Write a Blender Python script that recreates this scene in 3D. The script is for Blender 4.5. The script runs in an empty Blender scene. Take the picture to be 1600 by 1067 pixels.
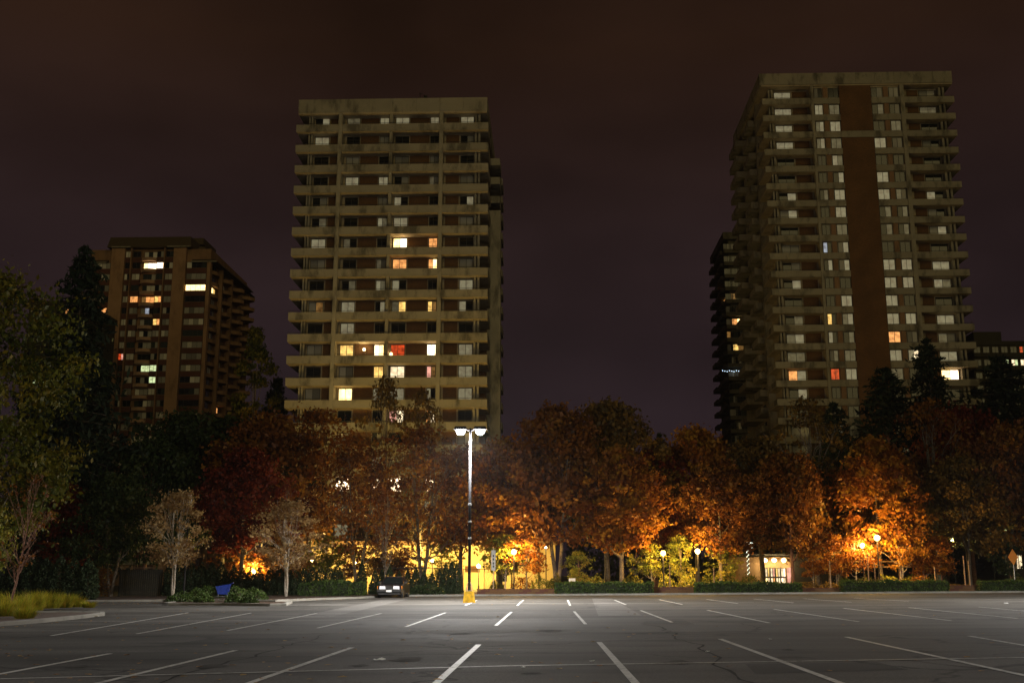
import bpy, bmesh, math, random
import numpy as np
from mathutils import Vector, Matrix, Euler

SC = bpy.context.scene
COL = SC.collection
RAD = math.radians
random.seed(11)

# ------------------------------------------------------------------ camera
F_PX, CXP, CYP = 1720.0, 800.0, 533.5
PITCH, YAW, SLOPE, EYE = RAD(12.0), RAD(1.89), 0.007, 1.4
cam_d = bpy.data.cameras.new('camera')
cam = bpy.data.objects.new('camera', cam_d)
COL.objects.link(cam)
cam.location = (0, 0, EYE)
cam.rotation_euler = (RAD(90) + PITCH, 0, YAW)
cam_d.sensor_width = 36.0
cam_d.lens = F_PX / 1600.0 * 36.0
cam_d.clip_start = 0.1
cam_d.clip_end = 6000
SC.camera = cam

# ------------------------------------------------------------------ night sky (city glow on low cloud)
W = bpy.data.worlds.new("World")
SC.world = W
W.use_nodes = True
nt = W.node_tree
for n in list(nt.nodes):
    nt.nodes.remove(n)
wo = nt.nodes.new('ShaderNodeOutputWorld')
bg = nt.nodes.new('ShaderNodeBackground')
tc = nt.nodes.new('ShaderNodeTexCoord')
sep = nt.nodes.new('ShaderNodeSeparateXYZ')
nt.links.new(tc.outputs['Generated'], sep.inputs[0])
rp = nt.nodes.new('ShaderNodeValToRGB')
rp.color_ramp.elements[0].position = 0.0
rp.color_ramp.elements[0].color = (0.0170, 0.0102, 0.0142, 1)
rp.color_ramp.elements[1].position = 1.0
rp.color_ramp.elements[1].color = (0.013, 0.0076, 0.0046, 1)
for pos, c in ((0.14, (0.0185, 0.0114, 0.0142)), (0.30, (0.0190, 0.0106, 0.0108)), (0.45, (0.0205, 0.0094, 0.0056))):
    e = rp.color_ramp.elements.new(pos)
    e.color = (*c, 1)
nt.links.new(sep.outputs['Z'], rp.inputs[0])
cmap = nt.nodes.new('ShaderNodeMapping')
cmap.inputs['Location'].default_value = (3.0, 1.0, 2.0)
cmap.inputs['Scale'].default_value = (1.6, 1.6, 3.6)
nt.links.new(tc.outputs['Generated'], cmap.inputs[0])
cn = nt.nodes.new('ShaderNodeTexNoise')
cn.inputs['Scale'].default_value = 1.9
cn.inputs['Detail'].default_value = 4
nt.links.new(cmap.outputs[0], cn.inputs['Vector'])
mr = nt.nodes.new('ShaderNodeMapRange')
mr.inputs[1].default_value = 0.3
mr.inputs[2].default_value = 0.7
mr.inputs[3].default_value = 0.66
mr.inputs[4].default_value = 1.34
nt.links.new(cn.outputs['Fac'], mr.inputs[0])
mx = nt.nodes.new('ShaderNodeMix')
mx.data_type = 'RGBA'
mx.blend_type = 'MULTIPLY'
mx.inputs[0].default_value = 1.0
nt.links.new(rp.outputs[0], mx.inputs[6])
nt.links.new(mr.outputs[0], mx.inputs[7])
nt.links.new(mx.outputs[2], bg.inputs[0])
bg.inputs[1].default_value = 0.97
nt.links.new(bg.outputs[0], wo.inputs[0])

# one very weak, very soft key: the glow of the town behind the viewpoint
sun_d = bpy.data.lights.new('town_glow', 'SUN')
sun_d.energy = 0.39
sun_d.angle = RAD(40)
sun_d.color = (1.0, 0.79, 0.32)
sun = bpy.data.objects.new('town_glow', sun_d)
COL.objects.link(sun)
sun.rotation_euler = (RAD(90 - 4), 0, RAD(20))

SC.view_settings.view_transform = 'Standard'
SC.view_settings.look = 'None'
SC.view_settings.exposure = 0
SC.view_settings.gamma = 1
SC.view_settings.use_curve_mapping = False
SC.render.engine = 'CYCLES'
cy = SC.cycles
cy.use_denoising = True
cy.denoiser = 'OPENIMAGEDENOISE'
cy.sample_clamp_indirect = 2.0
cy.max_bounces = 5
cy.diffuse_bounces = 3
cy.glossy_bounces = 2
cy.transmission_bounces = 3
cy.transparent_max_bounces = 6
cy.volume_bounces = 0
cy.caustics_reflective = False
cy.caustics_refractive = False
cy.use_light_tree = True

# ------------------------------------------------------------------ picture geometry -> places
_c, _s = math.cos, math.sin
_R = (_c(YAW), _s(YAW), 0)
_FW = (-_s(YAW) * _c(PITCH), _c(YAW) * _c(PITCH), _s(PITCH))
_U = (_s(YAW) * _s(PITCH), -_c(YAW) * _s(PITCH), _c(PITCH))

def ray(px, py):
    x = (px - CXP) / F_PX
    y = -(py - CYP) / F_PX
    return [_R[i] * x + _U[i] * y + _FW[i] for i in range(3)]

def P(px, py, Y):
    r = ray(px, py)
    k = Y / r[1]
    return Vector((r[0] * k, Y, EYE + r[2] * k))

def gz(x):
    return SLOPE * max(-200, min(200, x))

def G(px, py):
    r = ray(px, py)
    k = EYE / (SLOPE * r[0] - r[2])
    return Vector((r[0] * k, r[1] * k, EYE + r[2] * k))

def proj(p):
    d = (p[0], p[1], p[2] - EYE)
    e = sum(d[i] * _FW[i] for i in range(3))
    return (CXP + F_PX * sum(d[i] * _R[i] for i in range(3)) / e, CYP - F_PX * sum(d[i] * _U[i] for i in range(3)) / e)

# ------------------------------------------------------------------ materials
MATS = {}

def newmat(name):
    m = bpy.data.materials.new(name)
    m.use_nodes = True
    MATS[name] = m
    t = m.node_tree
    return m, t, t.nodes['Principled BSDF'], t.nodes['Material Output']

def node(t, kind, **kw):
    n = t.nodes.new(kind)
    for k, v in kw.items():
        if k in n.inputs:
            n.inputs[k].default_value = v
        else:
            setattr(n, k, v)
    return n

def ramp(t, src, stops):
    r = t.nodes.new('ShaderNodeValToRGB')
    el = r.color_ramp.elements
    while len(el) < len(stops):
        el.new(0.5)
    for e, (p, c) in zip(el, stops):
        e.position = p
        e.color = (*c, 1)
    t.links.new(src, r.inputs[0])
    return r.outputs[0]

def mix(t, fac, a, b, blend='MIX'):
    m = t.nodes.new('ShaderNodeMix')
    m.data_type = 'RGBA'
    m.blend_type = blend
    for i, v in ((0, fac), (6, a), (7, b)):
        if hasattr(v, 'is_output'):
            t.links.new(v, m.inputs[i])
        elif i == 0:
            m.inputs[0].default_value = v
        else:
            m.inputs[i].default_value = (*v, 1)
    return m.outputs[2]

def plain(name, col, rough=0.6, metal=0.0, var=0.25, scale=6.0, spec=0.4):
    """a paint or stone with a little noise in colour and relief"""
    m, t, b, o = newmat(name)
    co = node(t, 'ShaderNodeTexCoord')
    n = node(t, 'ShaderNodeTexNoise', Scale=scale, Detail=5.0)
    t.links.new(co.outputs['Object'], n.inputs['Vector'])
    lo = tuple(c * (1 - var) for c in col)
    hi = tuple(min(1, c * (1 + var)) for c in col)
    t.links.new(ramp(t, n.outputs['Fac'], [(0.3, lo), (0.7, hi)]), b.inputs['Base Color'])
    b.inputs['Roughness'].default_value = rough
    b.inputs['Metallic'].default_value = metal
    b.inputs['Specular IOR Level'].default_value = spec
    bp = node(t, 'ShaderNodeBump', Strength=0.15, Distance=0.02)
    t.links.new(n.outputs['Fac'], bp.inputs['Height'])
    t.links.new(bp.outputs[0], b.inputs['Normal'])
    return m

def concrete(name, col, streak=0.5):
    m, t, b, o = newmat(name)
    g = node(t, 'ShaderNodeNewGeometry')
    n1 = node(t, 'ShaderNodeTexNoise', Scale=0.22, Detail=7.0, Roughness=0.7)
    t.links.new(g.outputs['Position'], n1.inputs['Vector'])
    mp = node(t, 'ShaderNodeMapping', Scale=(0.55, 0.55, 0.22))
    t.links.new(g.outputs['Position'], mp.inputs[0])
    n2 = node(t, 'ShaderNodeTexNoise', Scale=1.1, Detail=6.0, Roughness=0.62)
    t.links.new(mp.outputs[0], n2.inputs['Vector'])
    base = ramp(t, n1.outputs['Fac'], [(0.3, tuple(c * 0.78 for c in col)), (0.55, col), (0.75, tuple(c * 1.12 for c in col))])
    st = ramp(t, n2.outputs['Fac'], [(0.36, (1 - streak,) * 3), (0.50, (1, 1, 1))])
    t.links.new(mix(t, 1.0, base, st, 'MULTIPLY'), b.inputs['Base Color'])
    b.inputs['Roughness'].default_value = 0.85
    b.inputs['Specular IOR Level'].default_value = 0.2
    return m

def brickmat(name, c1, c2, mortar):
    m, t, b, o = newmat(name)
    co = node(t, 'ShaderNodeTexCoord')
    sp = node(t, 'ShaderNodeSeparateXYZ')
    t.links.new(co.outputs['Object'], sp.inputs[0])
    ad = node(t, 'ShaderNodeMath', operation='ADD')
    t.links.new(sp.outputs['X'], ad.inputs[0])
    t.links.new(sp.outputs['Y'], ad.inputs[1])
    cb = node(t, 'ShaderNodeCombineXYZ')
    t.links.new(ad.outputs[0], cb.inputs['X'])
    t.links.new(sp.outputs['Z'], cb.inputs['Y'])
    br = node(t, 'ShaderNodeTexBrick', Scale=1.0)
    br.inputs['Brick Width'].default_value = 0.23
    br.inputs['Row Height'].default_value = 0.085
    br.inputs['Mortar Size'].default_value = 0.008
    br.inputs['Color1'].default_value = (*c1, 1)
    br.inputs['Color2'].default_value = (*c2, 1)
    br.inputs['Mortar'].default_value = (*mortar, 1)
    t.links.new(cb.outputs[0], br.inputs['Vector'])
    n = node(t, 'ShaderNodeTexNoise', Scale=0.35, Detail=4.0)
    t.links.new(co.outputs['Object'], n.inputs['Vector'])
    v = ramp(t, n.outputs['Fac'], [(0.3, (0.7,) * 3), (0.7, (1.15,) * 3)])
    t.links.new(mix(t, 1.0, br.outputs['Color'], v, 'MULTIPLY'), b.inputs['Base Color'])
    b.inputs['Roughness'].default_value = 0.9
    return m

def glassdark(name, col=(0.010, 0.013, 0.012)):
    m, t, b, o = newmat(name)
    b.inputs['Base Color'].default_value = (*col, 1)
    b.inputs['Roughness'].default_value = 0.08
    b.inputs['Specular IOR Level'].default_value = 0.5
    return m

def curtain(name, col):
    m, t, b, o = newmat(name)
    co = node(t, 'ShaderNodeTexCoord')
    oi = node(t, 'ShaderNodeObjectInfo')
    wv = node(t, 'ShaderNodeTexWave', Scale=3.0, Distortion=2.5, Detail=2.0)
    wv.bands_direction = 'X'
    t.links.new(co.outputs['Object'], wv.inputs['Vector'])
    c0 = ramp(t, wv.outputs['Fac'], [(0.0, tuple(c * 0.72 for c in col)), (1.0, col)])
    v = ramp(t, oi.outputs['Random'], [(0.0, (0.35,) * 3), (0.5, (0.8,) * 3), (1.0, (1.0,) * 3)])
    t.links.new(mix(t, 1.0, c0, v, 'MULTIPLY'), b.inputs['Base Color'])
    b.inputs['Roughness'].default_value = 0.7
    b.inputs['Coat Weight'].default_value = 0.3
    b.inputs['Coat Roughness'].default_value = 0.06
    return m

def litpane(name, col, strength, contrast=0.55):
    """a room seen through glass: glowing curtain or furniture, brighter and darker by place"""
    m, t, b, o = newmat(name)
    co = node(t, 'ShaderNodeTexCoord')
    oi = node(t, 'ShaderNodeObjectInfo')
    wv = node(t, 'ShaderNodeTexWave', Scale=2.2, Distortion=3.0, Detail=2.0)
    t.links.new(co.outputs['Object'], wv.inputs['Vector'])
    sh = node(t, 'ShaderNodeVectorMath', operation='ADD')
    cb = node(t, 'ShaderNodeCombineXYZ')
    mu = node(t, 'ShaderNodeMath', operation='MULTIPLY')
    mu.inputs[1].default_value = 37.0
    t.links.new(oi.outputs['Random'], mu.inputs[0])
    t.links.new(mu.outputs[0], cb.inputs['X'])
    t.links.new(mu.outputs[0], cb.inputs['Z'])
    t.links.new(co.outputs['Object'], sh.inputs[0])
    t.links.new(cb.outputs[0], sh.inputs[1])
    n = node(t, 'ShaderNodeTexNoise', Scale=1.6, Detail=2.0)
    t.links.new(sh.outputs[0], n.inputs['Vector'])
    a = ramp(t, n.outputs['Fac'], [(0.32, tuple(c * (1 - contrast) * (0.9 if i else 1.0) for i, c in enumerate(col))), (0.62, col)])
    f = ramp(t, wv.outputs['Fac'], [(0.0, (0.7,) * 3), (1.0, (1.0,) * 3)])
    b.inputs['Base Color'].default_value = (0.02, 0.02, 0.02, 1)
    b.inputs['Roughness'].default_value = 0.15
    t.links.new(mix(t, 1.0, a, f, 'MULTIPLY'), b.inputs['Emission Color'])
    b.inputs['Emission Strength'].default_value = strength
    return m

def glow(name, col, strength):
    m, t, b, o = newmat(name)
    b.inputs['Base Color'].default_value = (0.8, 0.8, 0.8, 1)
    b.inputs['Emission Color'].default_value = (*col, 1)
    b.inputs['Emission Strength'].default_value = strength
    return m

def leafmat(name, cols, rough=0.55, trans=0.35):
    m, t, b, o = newmat(name)
    at = node(t, 'ShaderNodeAttribute')
    at.attribute_name = 'tint'
    stops = [(i / (len(cols) - 1), c) for i, c in enumerate(cols)]
    c = ramp(t, at.outputs['Fac'], stops)
    t.links.new(c, b.inputs['Base Color'])
    b.inputs['Roughness'].default_value = rough
    b.inputs['Specular IOR Level'].default_value = 0.25
    tr = node(t, 'ShaderNodeBsdfTranslucent')
    t.links.new(c, tr.inputs['Color'])
    ms = node(t, 'ShaderNodeMixShader')
    ms.inputs[0].default_value = trans
    t.links.new(b.outputs[0], ms.inputs[1])
    t.links.new(tr.outputs[0], ms.inputs[2])
    t.links.new(ms.outputs[0], o.inputs[0])
    return m

def asphalt(name, c0, c1, rough=0.84):
    m, t, b, o = newmat(name)
    g = node(t, 'ShaderNodeNewGeometry')
    big = node(t, 'ShaderNodeTexNoise', Scale=0.16, Detail=6.0, Roughness=0.6)
    mpb = node(t, 'ShaderNodeMapping', Scale=(0.35, 1.0, 1.0))
    t.links.new(g.outputs['Position'], mpb.inputs[0])
    t.links.new(mpb.outputs[0], big.inputs['Vector'])
    fine = node(t, 'ShaderNodeTexNoise', Scale=26.0, Detail=3.0, Roughness=0.8)
    t.links.new(g.outputs['Position'], fine.inputs['Vector'])
    base = ramp(t, big.outputs['Fac'], [(0.30, c0), (0.50, tuple((a + b_) / 2 for a, b_ in zip(c0, c1))), (0.70, c1)])
    gr = ramp(t, fine.outputs['Fac'], [(0.32, (0.55,) * 3), (0.55, (1.0,) * 3), (0.72, (1.6,) * 3)])
    col = mix(t, 1.0, base, gr, 'MULTIPLY')
    # dark drip stains in the stalls
    st = node(t, 'ShaderNodeTexNoise', Scale=0.55, Detail=3.0)
    t.links.new(mpb.outputs[0], st.inputs['Vector'])
    col = mix(t, ramp(t, st.outputs['Fac'], [(0.57, (0, 0, 0)), (0.70, (0.75,) * 3)]), col, (0.02, 0.019, 0.017))
    lane = node(t, 'ShaderNodeTexNoise', Scale=1.0, Detail=4.0)
    mpl = node(t, 'ShaderNodeMapping', Scale=(0.035, 0.42, 1.0))
    t.links.new(g.outputs['Position'], mpl.inputs[0])
    t.links.new(mpl.outputs[0], lane.inputs['Vector'])
    col = mix(t, 1.0, col, ramp(t, lane.outputs['Fac'], [(0.36, (0.68,) * 3), (0.5, (0.97,) * 3), (0.64, (1.28,) * 3)]), 'MULTIPLY')
    # hairline cracks, sealed black
    vo = node(t, 'ShaderNodeTexVoronoi', Scale=0.13)
    vo.feature = 'DISTANCE_TO_EDGE'
    wob = node(t, 'ShaderNodeTexNoise', Scale=0.8, Detail=5.0)
    t.links.new(g.outputs['Position'], wob.inputs['Vector'])
    va = node(t, 'ShaderNodeVectorMath', operation='MULTIPLY_ADD')
    va.inputs[1].default_value = (2.2, 2.2, 0)
    t.links.new(wob.outputs['Color'], va.inputs[0])
    t.links.new(g.outputs['Position'], va.inputs[2])
    t.links.new(va.outputs[0], vo.inputs['Vector'])
    cr = ramp(t, vo.outputs['Distance'], [(0.003, (0.8,) * 3), (0.009, (0, 0, 0))])
    col = mix(t, cr, col, (0.015, 0.014, 0.013))
    t.links.new(col, b.inputs['Base Color'])
    rr = ramp(t, big.outputs['Fac'], [(0.3, (rough - 0.06,) * 3), (0.7, (rough + 0.1,) * 3)])
    t.links.new(rr, b.inputs['Roughness'])
    b.inputs['Specular IOR Level'].default_value = 0.14
    bp = node(t, 'ShaderNodeBump', Strength=0.5, Distance=0.01)
    t.links.new(fine.outputs['Fac'], bp.inputs['Height'])
    t.links.new(bp.outputs[0], b.inputs['Normal'])
    return m

def roadpaint(name):
    m, t, b, o = newmat(name)
    g = node(t, 'ShaderNodeNewGeometry')
    n = node(t, 'ShaderNodeTexNoise', Scale=9.0, Detail=6.0, Roughness=0.75)
    t.links.new(g.outputs['Position'], n.inputs['Vector'])
    n2 = node(t, 'ShaderNodeTexNoise', Scale=0.7, Detail=3.0)
    t.links.new(g.outputs['Position'], n2.inputs['Vector'])
    ad = node(t, 'ShaderNodeMath', operation='MULTIPLY_ADD')
    ad.inputs[1].default_value = 0.35
    t.links.new(n2.outputs['Fac'], ad.inputs[0])
    t.links.new(n.outputs['Fac'], ad.inputs[2])
    c = ramp(t, ad.outputs[0], [(0.50, (0.12, 0.115, 0.11)), (0.66, (0.58, 0.57, 0.53)), (1.0, (0.72, 0.71, 0.66))])
    t.links.new(c, b.inputs['Base Color'])
    b.inputs['Roughness'].default_value = 0.6
    return m

M_CONC = concrete('tower_concrete', (0.29, 0.265, 0.195), 0.6)
M_CONC_UPLIT = concrete('uplit_concrete', (0.40, 0.33, 0.215), 0.4)  # paler base colour stands in for light from below on the soffits
M_CONC_BR = concrete('brown_concrete', (0.25, 0.15, 0.082), 0.3)
M_CONC_PIER = concrete('pier_concrete', (0.37, 0.225, 0.125), 0.3)
M_CONC_SH = concrete('shaded_concrete', (0.115, 0.105, 0.075), 0.4)  # darkened base colour stands in for shade on the half hidden tower
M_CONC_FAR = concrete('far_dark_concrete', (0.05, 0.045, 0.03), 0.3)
M_BRICK = brickmat('red_brown_brick', (0.150, 0.069, 0.022), (0.112, 0.050, 0.016), (0.10, 0.06, 0.03))
M_BRICK_DK = brickmat('dark_brick', (0.12, 0.040, 0.022), (0.10, 0.032, 0.018), (0.07, 0.04, 0.03))
M_FRAME = plain('window_frame_bronze', (0.035, 0.032, 0.028), 0.4, 0.3)
M_ROOFBR = plain('brown_roof_cladding', (0.07, 0.05, 0.026), 0.8)
M_GLASS = glassdark('dark_glass')
M_GLASS2 = glassdark('dark_glass_green', (0.03, 0.04, 0.036))
M_CURT = curtain('pale_curtain', (0.86, 0.84, 0.72))
M_CURT2 = curtain('grey_curtain', (0.42, 0.41, 0.36))
M_LIT = {
    'o': litpane('lit_orange', (1.0, 0.42, 0.12), 1.5),
    'y': litpane('lit_yellow', (1.0, 0.62, 0.16), 1.7),
    'Y': litpane('lit_bright_yellow', (1.0, 0.70, 0.26), 4.5, 0.4),
    'w': litpane('lit_cream', (1.0, 0.80, 0.48), 1.9),
    'W': litpane('lit_white', (1.0, 0.74, 0.45), 6.0, 0.35),
    'r': litpane('lit_red', (1.0, 0.10, 0.02), 0.9, 0.7),
    'p': litpane('lit_pink', (1.0, 0.45, 0.33), 1.3),
    'd': litpane('lit_dim_amber', (0.8, 0.40, 0.10), 0.32, 0.7),
    'g': litpane('lit_pale_green', (0.75, 0.9, 0.45), 1.3, 0.6),
    'm': litpane('faint_room', (1.0, 0.89, 0.52), 0.24, 0.3),
    'n': litpane('fainter_room', (1.0, 0.86, 0.46), 0.10, 0.4),
    'b': litpane('lit_cold_white', (0.75, 0.85, 1.0), 0.55, 0.6),
}
M_ASPH = asphalt('lot_asphalt', (0.064, 0.059, 0.052), (0.125, 0.118, 0.107))
M_ASPH2 = asphalt('newer_asphalt', (0.036, 0.034, 0.032), (0.055, 0.052, 0.048))
M_ASPH3 = asphalt('pale_asphalt', (0.13, 0.123, 0.112), (0.16, 0.15, 0.14), 0.75)
M_LINE = roadpaint('road_paint')
M_KERB = concrete('kerb_concrete', (0.26, 0.25, 0.22), 0.3)
M_SOIL = plain('bark_mulch', (0.055, 0.030, 0.017), 0.95, 0, 0.6, 5.0)
M_GRND = plain('rough_grass_ground', (0.050, 0.055, 0.022), 0.95, 0, 0.5, 1.5)
M_BARK = plain('grey_bark', (0.13, 0.105, 0.08), 0.9, 0, 0.45, 9.0)
M_BARK_P = plain('pale_bark', (0.36, 0.31, 0.25), 0.85, 0, 0.4, 9.0)
M_BARK_R = plain('reddish_bark', (0.17, 0.085, 0.055), 0.9, 0, 0.4, 9.0)
M_STAKE = plain('stake_wood', (0.30, 0.20, 0.12), 0.85)
L_BROWN = leafmat('autumn_brown_leaves', [(0.030, 0.014, 0.004), (0.125, 0.039, 0.006), (0.19, 0.070, 0.009), (0.31, 0.155, 0.020)])
L_ORANGE = leafmat('orange_red_leaves', [(0.07, 0.018, 0.005), (0.20, 0.060, 0.006), (0.28, 0.115, 0.010), (0.38, 0.22, 0.020)])
L_RED = leafmat('dark_red_leaves', [(0.035, 0.006, 0.004), (0.11, 0.016, 0.008), (0.18, 0.028, 0.010), (0.16, 0.05, 0.012)])
L_OLIVE = leafmat('olive_gold_leaves', [(0.04, 0.032, 0.008), (0.10, 0.062, 0.012), (0.16, 0.095, 0.018), (0.22, 0.12, 0.02)])
L_GREEN = leafmat('deep_green_leaves', [(0.012, 0.022, 0.007), (0.022, 0.040, 0.011), (0.035, 0.055, 0.014), (0.05, 0.06, 0.014)])
L_MID = leafmat('green_yellowing_leaves', [(0.02, 0.032, 0.003), (0.055, 0.068, 0.006), (0.11, 0.105, 0.008), (0.20, 0.14, 0.010)])
L_LIME = leafmat('yellow_green_leaves', [(0.07, 0.10, 0.014), (0.15, 0.17, 0.022), (0.24, 0.22, 0.03), (0.30, 0.22, 0.03)])
L_TAN = leafmat('dry_tan_leaves', [(0.12, 0.055, 0.018), (0.32, 0.19, 0.075), (0.46, 0.32, 0.14), (0.55, 0.42, 0.22)])
L_NEEDLE = leafmat('conifer_needles', [(0.006, 0.012, 0.007), (0.012, 0.022, 0.011), (0.020, 0.032, 0.014)], 0.7, 0.1)
L_CEDAR = leafmat('cedar_sprays', [(0.009, 0.016, 0.006), (0.017, 0.030, 0.009), (0.03, 0.042, 0.012)], 0.7, 0.12)
L_HEDGE = leafmat('clipped_hedge_leaves', [(0.018, 0.036, 0.006), (0.042, 0.076, 0.012), (0.075, 0.11, 0.018)], 0.6, 0.2)
L_GRASS = leafmat('golden_grass', [(0.12, 0.15, 0.010), (0.24, 0.27, 0.014), (0.40, 0.34, 0.02), (0.45, 0.26, 0.04)], 0.6, 0.4)
L_FALL = leafmat('fallen_leaf', [(0.20, 0.09, 0.03), (0.38, 0.19, 0.05), (0.52, 0.34, 0.12)], 0.7, 0.45)
M_YELLOW = plain('yellow_paint', (0.70, 0.40, 0.016), 0.6, 0, 0.35, 5.0)
M_POLE = plain('dark_bronze_paint', (0.022, 0.021, 0.023), 0.7, 0.0, 0.1, 3.0, 0.12)
M_STEEL = plain('galvanised_steel', (0.42, 0.42, 0.42), 0.4, 0.7)
M_LENS = glow('floodlight_lens', (0.93, 0.96, 1.0), 14.0)
M_SODIUM = glow('sodium_globe', (1.0, 0.56, 0.13), 5.0)
M_WARMGL = glow('warm_lamp_glass', (1.0, 0.72, 0.30), 6.0)
M_WHITEGL = glow('small_white_lamp', (0.9, 1.0, 0.85), 5.0)
M_WALLY = plain('cream_render', (0.60, 0.46, 0.24), 0.85, 0, 0.15, 0.8)
M_DARKW = plain('dark_timber_cladding', (0.035, 0.027, 0.02), 0.8)
M_WHITE = plain('white_paint', (0.72, 0.72, 0.70), 0.5, 0, 0.08)
M_CARP = None


def carpaint(name, col):
    m, t, b, o = newmat(name)
    b.inputs['Base Color'].default_value = (*col, 1)
    b.inputs['Metallic'].default_value = 0.2
    b.inputs['Roughness'].default_value = 0.28
    b.inputs['Coat Weight'].default_value = 0.8
    b.inputs['Coat Roughness'].default_value = 0.06
    return m

M_CARP = carpaint('dark_maroon_car_paint', (0.022, 0.012, 0.013))
M_CHROME = plain('chrome', (0.75, 0.75, 0.75), 0.16, 1.0, 0.03)
M_RUBBER = plain('tyre_rubber', (0.018, 0.018, 0.018), 0.8)
M_HEADL = plain('headlamp_glass', (0.82, 0.82, 0.86), 0.12, 0.0, 0.05, 3.0, 0.8)  # white base colour stands in for lot light the headlights throw back
M_AMBER = plain('amber_lens', (0.85, 0.28, 0.02), 0.2, 0, 0.05)
M_BLUE = plain('blue_plastic', (0.015, 0.038, 0.24), 0.4, 0, 0.15)
M_BLACK = plain('black_plastic', (0.02, 0.02, 0.02), 0.5)
M_SIGNG = plain('weathered_sign_face', (0.38, 0.37, 0.34), 0.6, 0, 0.2)
M_SIGNO = plain('orange_sign_face', (0.85, 0.30, 0.04), 0.5, 0, 0.05)
M_PAPER = plain('crumpled_paper', (0.8, 0.8, 0.78), 0.8, 0, 0.05)
M_RIM = plain('alloy_rim', (0.4, 0.4, 0.4), 0.35, 0.8)

# ------------------------------------------------------------------ mesh building
class MB:
    def __init__(s):
        s.v, s.f = [], []

    def box(s, x0, x1, y0, y1, z0, z1):
        i = len(s.v)
        s.v += [(x0, y0, z0), (x1, y0, z0), (x1, y1, z0), (x0, y1, z0), (x0, y0, z1), (x1, y0, z1), (x1, y1, z1), (x0, y1, z1)]
        s.f += [(i, i + 3, i + 2, i + 1), (i + 4, i + 5, i + 6, i + 7), (i, i + 1, i + 5, i + 4), (i + 1, i + 2, i + 6, i + 5), (i + 2, i + 3, i + 7, i + 6), (i + 3, i, i + 4, i + 7)]
        return s

    def hexa(s, lo, hi):
        """two rings of equal length, bottom and top"""
        i, n = len(s.v), len(lo)
        s.v += [tuple(p) for p in lo] + [tuple(p) for p in hi]
        s.f += [tuple(i + k for k in range(n - 1, -1, -1)), tuple(i + n + k for k in range(n))]
        s.f += [(i + k, i + (k + 1) % n, i + n + (k + 1) % n, i + n + k) for k in range(n)]
        return s

    def path(s, pts, rad, n=6, cap=True):
        """a tube along points with a radius for each"""
        pts = [Vector(p) for p in pts]
        i0 = len(s.v)
        for k, p in enumerate(pts):
            d = (pts[min(k + 1, len(pts) - 1)] - pts[max(k - 1, 0)])
            d = d.normalized() if d.length > 1e-9 else Vector((0, 0, 1))
            a = d.cross(Vector((0.31, 0.95, 0.05)))
            if a.length < 0.1:
                a = d.cross(Vector((1, 0, 0)))
            a.normalize()
            b = d.cross(a)
            for j in range(n):
                t = 2 * math.pi * j / n
                s.v.append(tuple(p + (a * math.cos(t) + b * math.sin(t)) * rad[k]))
        for k in range(len(pts) - 1):
            for j in range(n):
                s.f.append((i0 + k * n + j, i0 + k * n + (j + 1) % n, i0 + (k + 1) * n + (j + 1) % n, i0 + (k + 1) * n + j))
        if cap:
            s.f.append(tuple(i0 + j for j in range(n - 1, -1, -1)))
            e = i0 + (len(pts) - 1) * n
            s.f.append(tuple(e + j for j in range(n)))
        return s

    def lathe(s, prof, n=16, c=(0, 0, 0)):
        """profile of (radius, z) turned round the z axis"""
        i0 = len(s.v)
        for r, z in prof:
            for j in range(n):
                t = 2 * math.pi * j / n
                s.v.append((c[0] + r * math.cos(t), c[1] + r * math.sin(t), c[2] + z))
        for k in range(len(prof) - 1):
            for j in range(n):
                s.f.append((i0 + k * n + j, i0 + k * n + (j + 1) % n, i0 + (k + 1) * n + (j + 1) % n, i0 + (k + 1) * n + j))
        s.f.append(tuple(i0 + j for j in range(n - 1, -1, -1)))
        e = i0 + (len(prof) - 1) * n
        s.f.append(tuple(e + j for j in range(n)))
        return s

    def mesh(s, name, mat, smooth=False):
        me = bpy.data.meshes.new(name)
        me.from_pydata(s.v, [], s.f)
        me.materials.append(mat)
        if smooth:
            me.polygons.foreach_set('use_smooth', [True] * len(me.polygons))
        me.update()
        return me

    def build(s, name, mat, parent=None, loc=(0, 0, 0), smooth=False):
        return place(name, s.mesh(name, mat, smooth), parent, loc)


def place(name, me, parent=None, loc=(0, 0, 0), rz=0.0, scale=None):
    o = bpy.data.objects.new(name, me)
    COL.objects.link(o)
    if parent:
        o.parent = parent
    o.location = loc
    if rz:
        o.rotation_euler.z = rz
    if scale is not None:
        o.scale = scale if hasattr(scale, '__len__') else (scale,) * 3
    return o


def tag(o, label, cat, group=None):
    o['label'] = label
    o['category'] = cat
    if group:
        o['group'] = group
    return o


def thing(name, label, cat, loc=(0, 0, 0), rz=0.0, group=None):
    return tag(place(name, None, None, loc, rz), label, cat, group)


def structure(o):
    o['kind'] = 'structure'
    return o


def stuff(o):
    o['kind'] = 'stuff'
    return o


BOX = {}

def boxmesh(name, w, d, h, mat):
    k = (name, round(w, 3), round(d, 3), round(h, 3), mat.name)
    if k not in BOX:
        BOX[k] = MB().box(0, w, 0, d, 0, h).mesh(name, mat)
    return BOX[k]


def bx(name, mat, parent, x0, x1, y0, y1, z0, z1):
    return place(name, boxmesh(name, x1 - x0, y1 - y0, z1 - z0, mat), parent, (x0, y0, z0))


def copy_tree(o, parent=None):
    c = o.copy()
    COL.objects.link(c)
    if parent:
        c.parent = parent
    for ch in [k for k in o.children]:
        copy_tree(ch, c)
    return c


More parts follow.
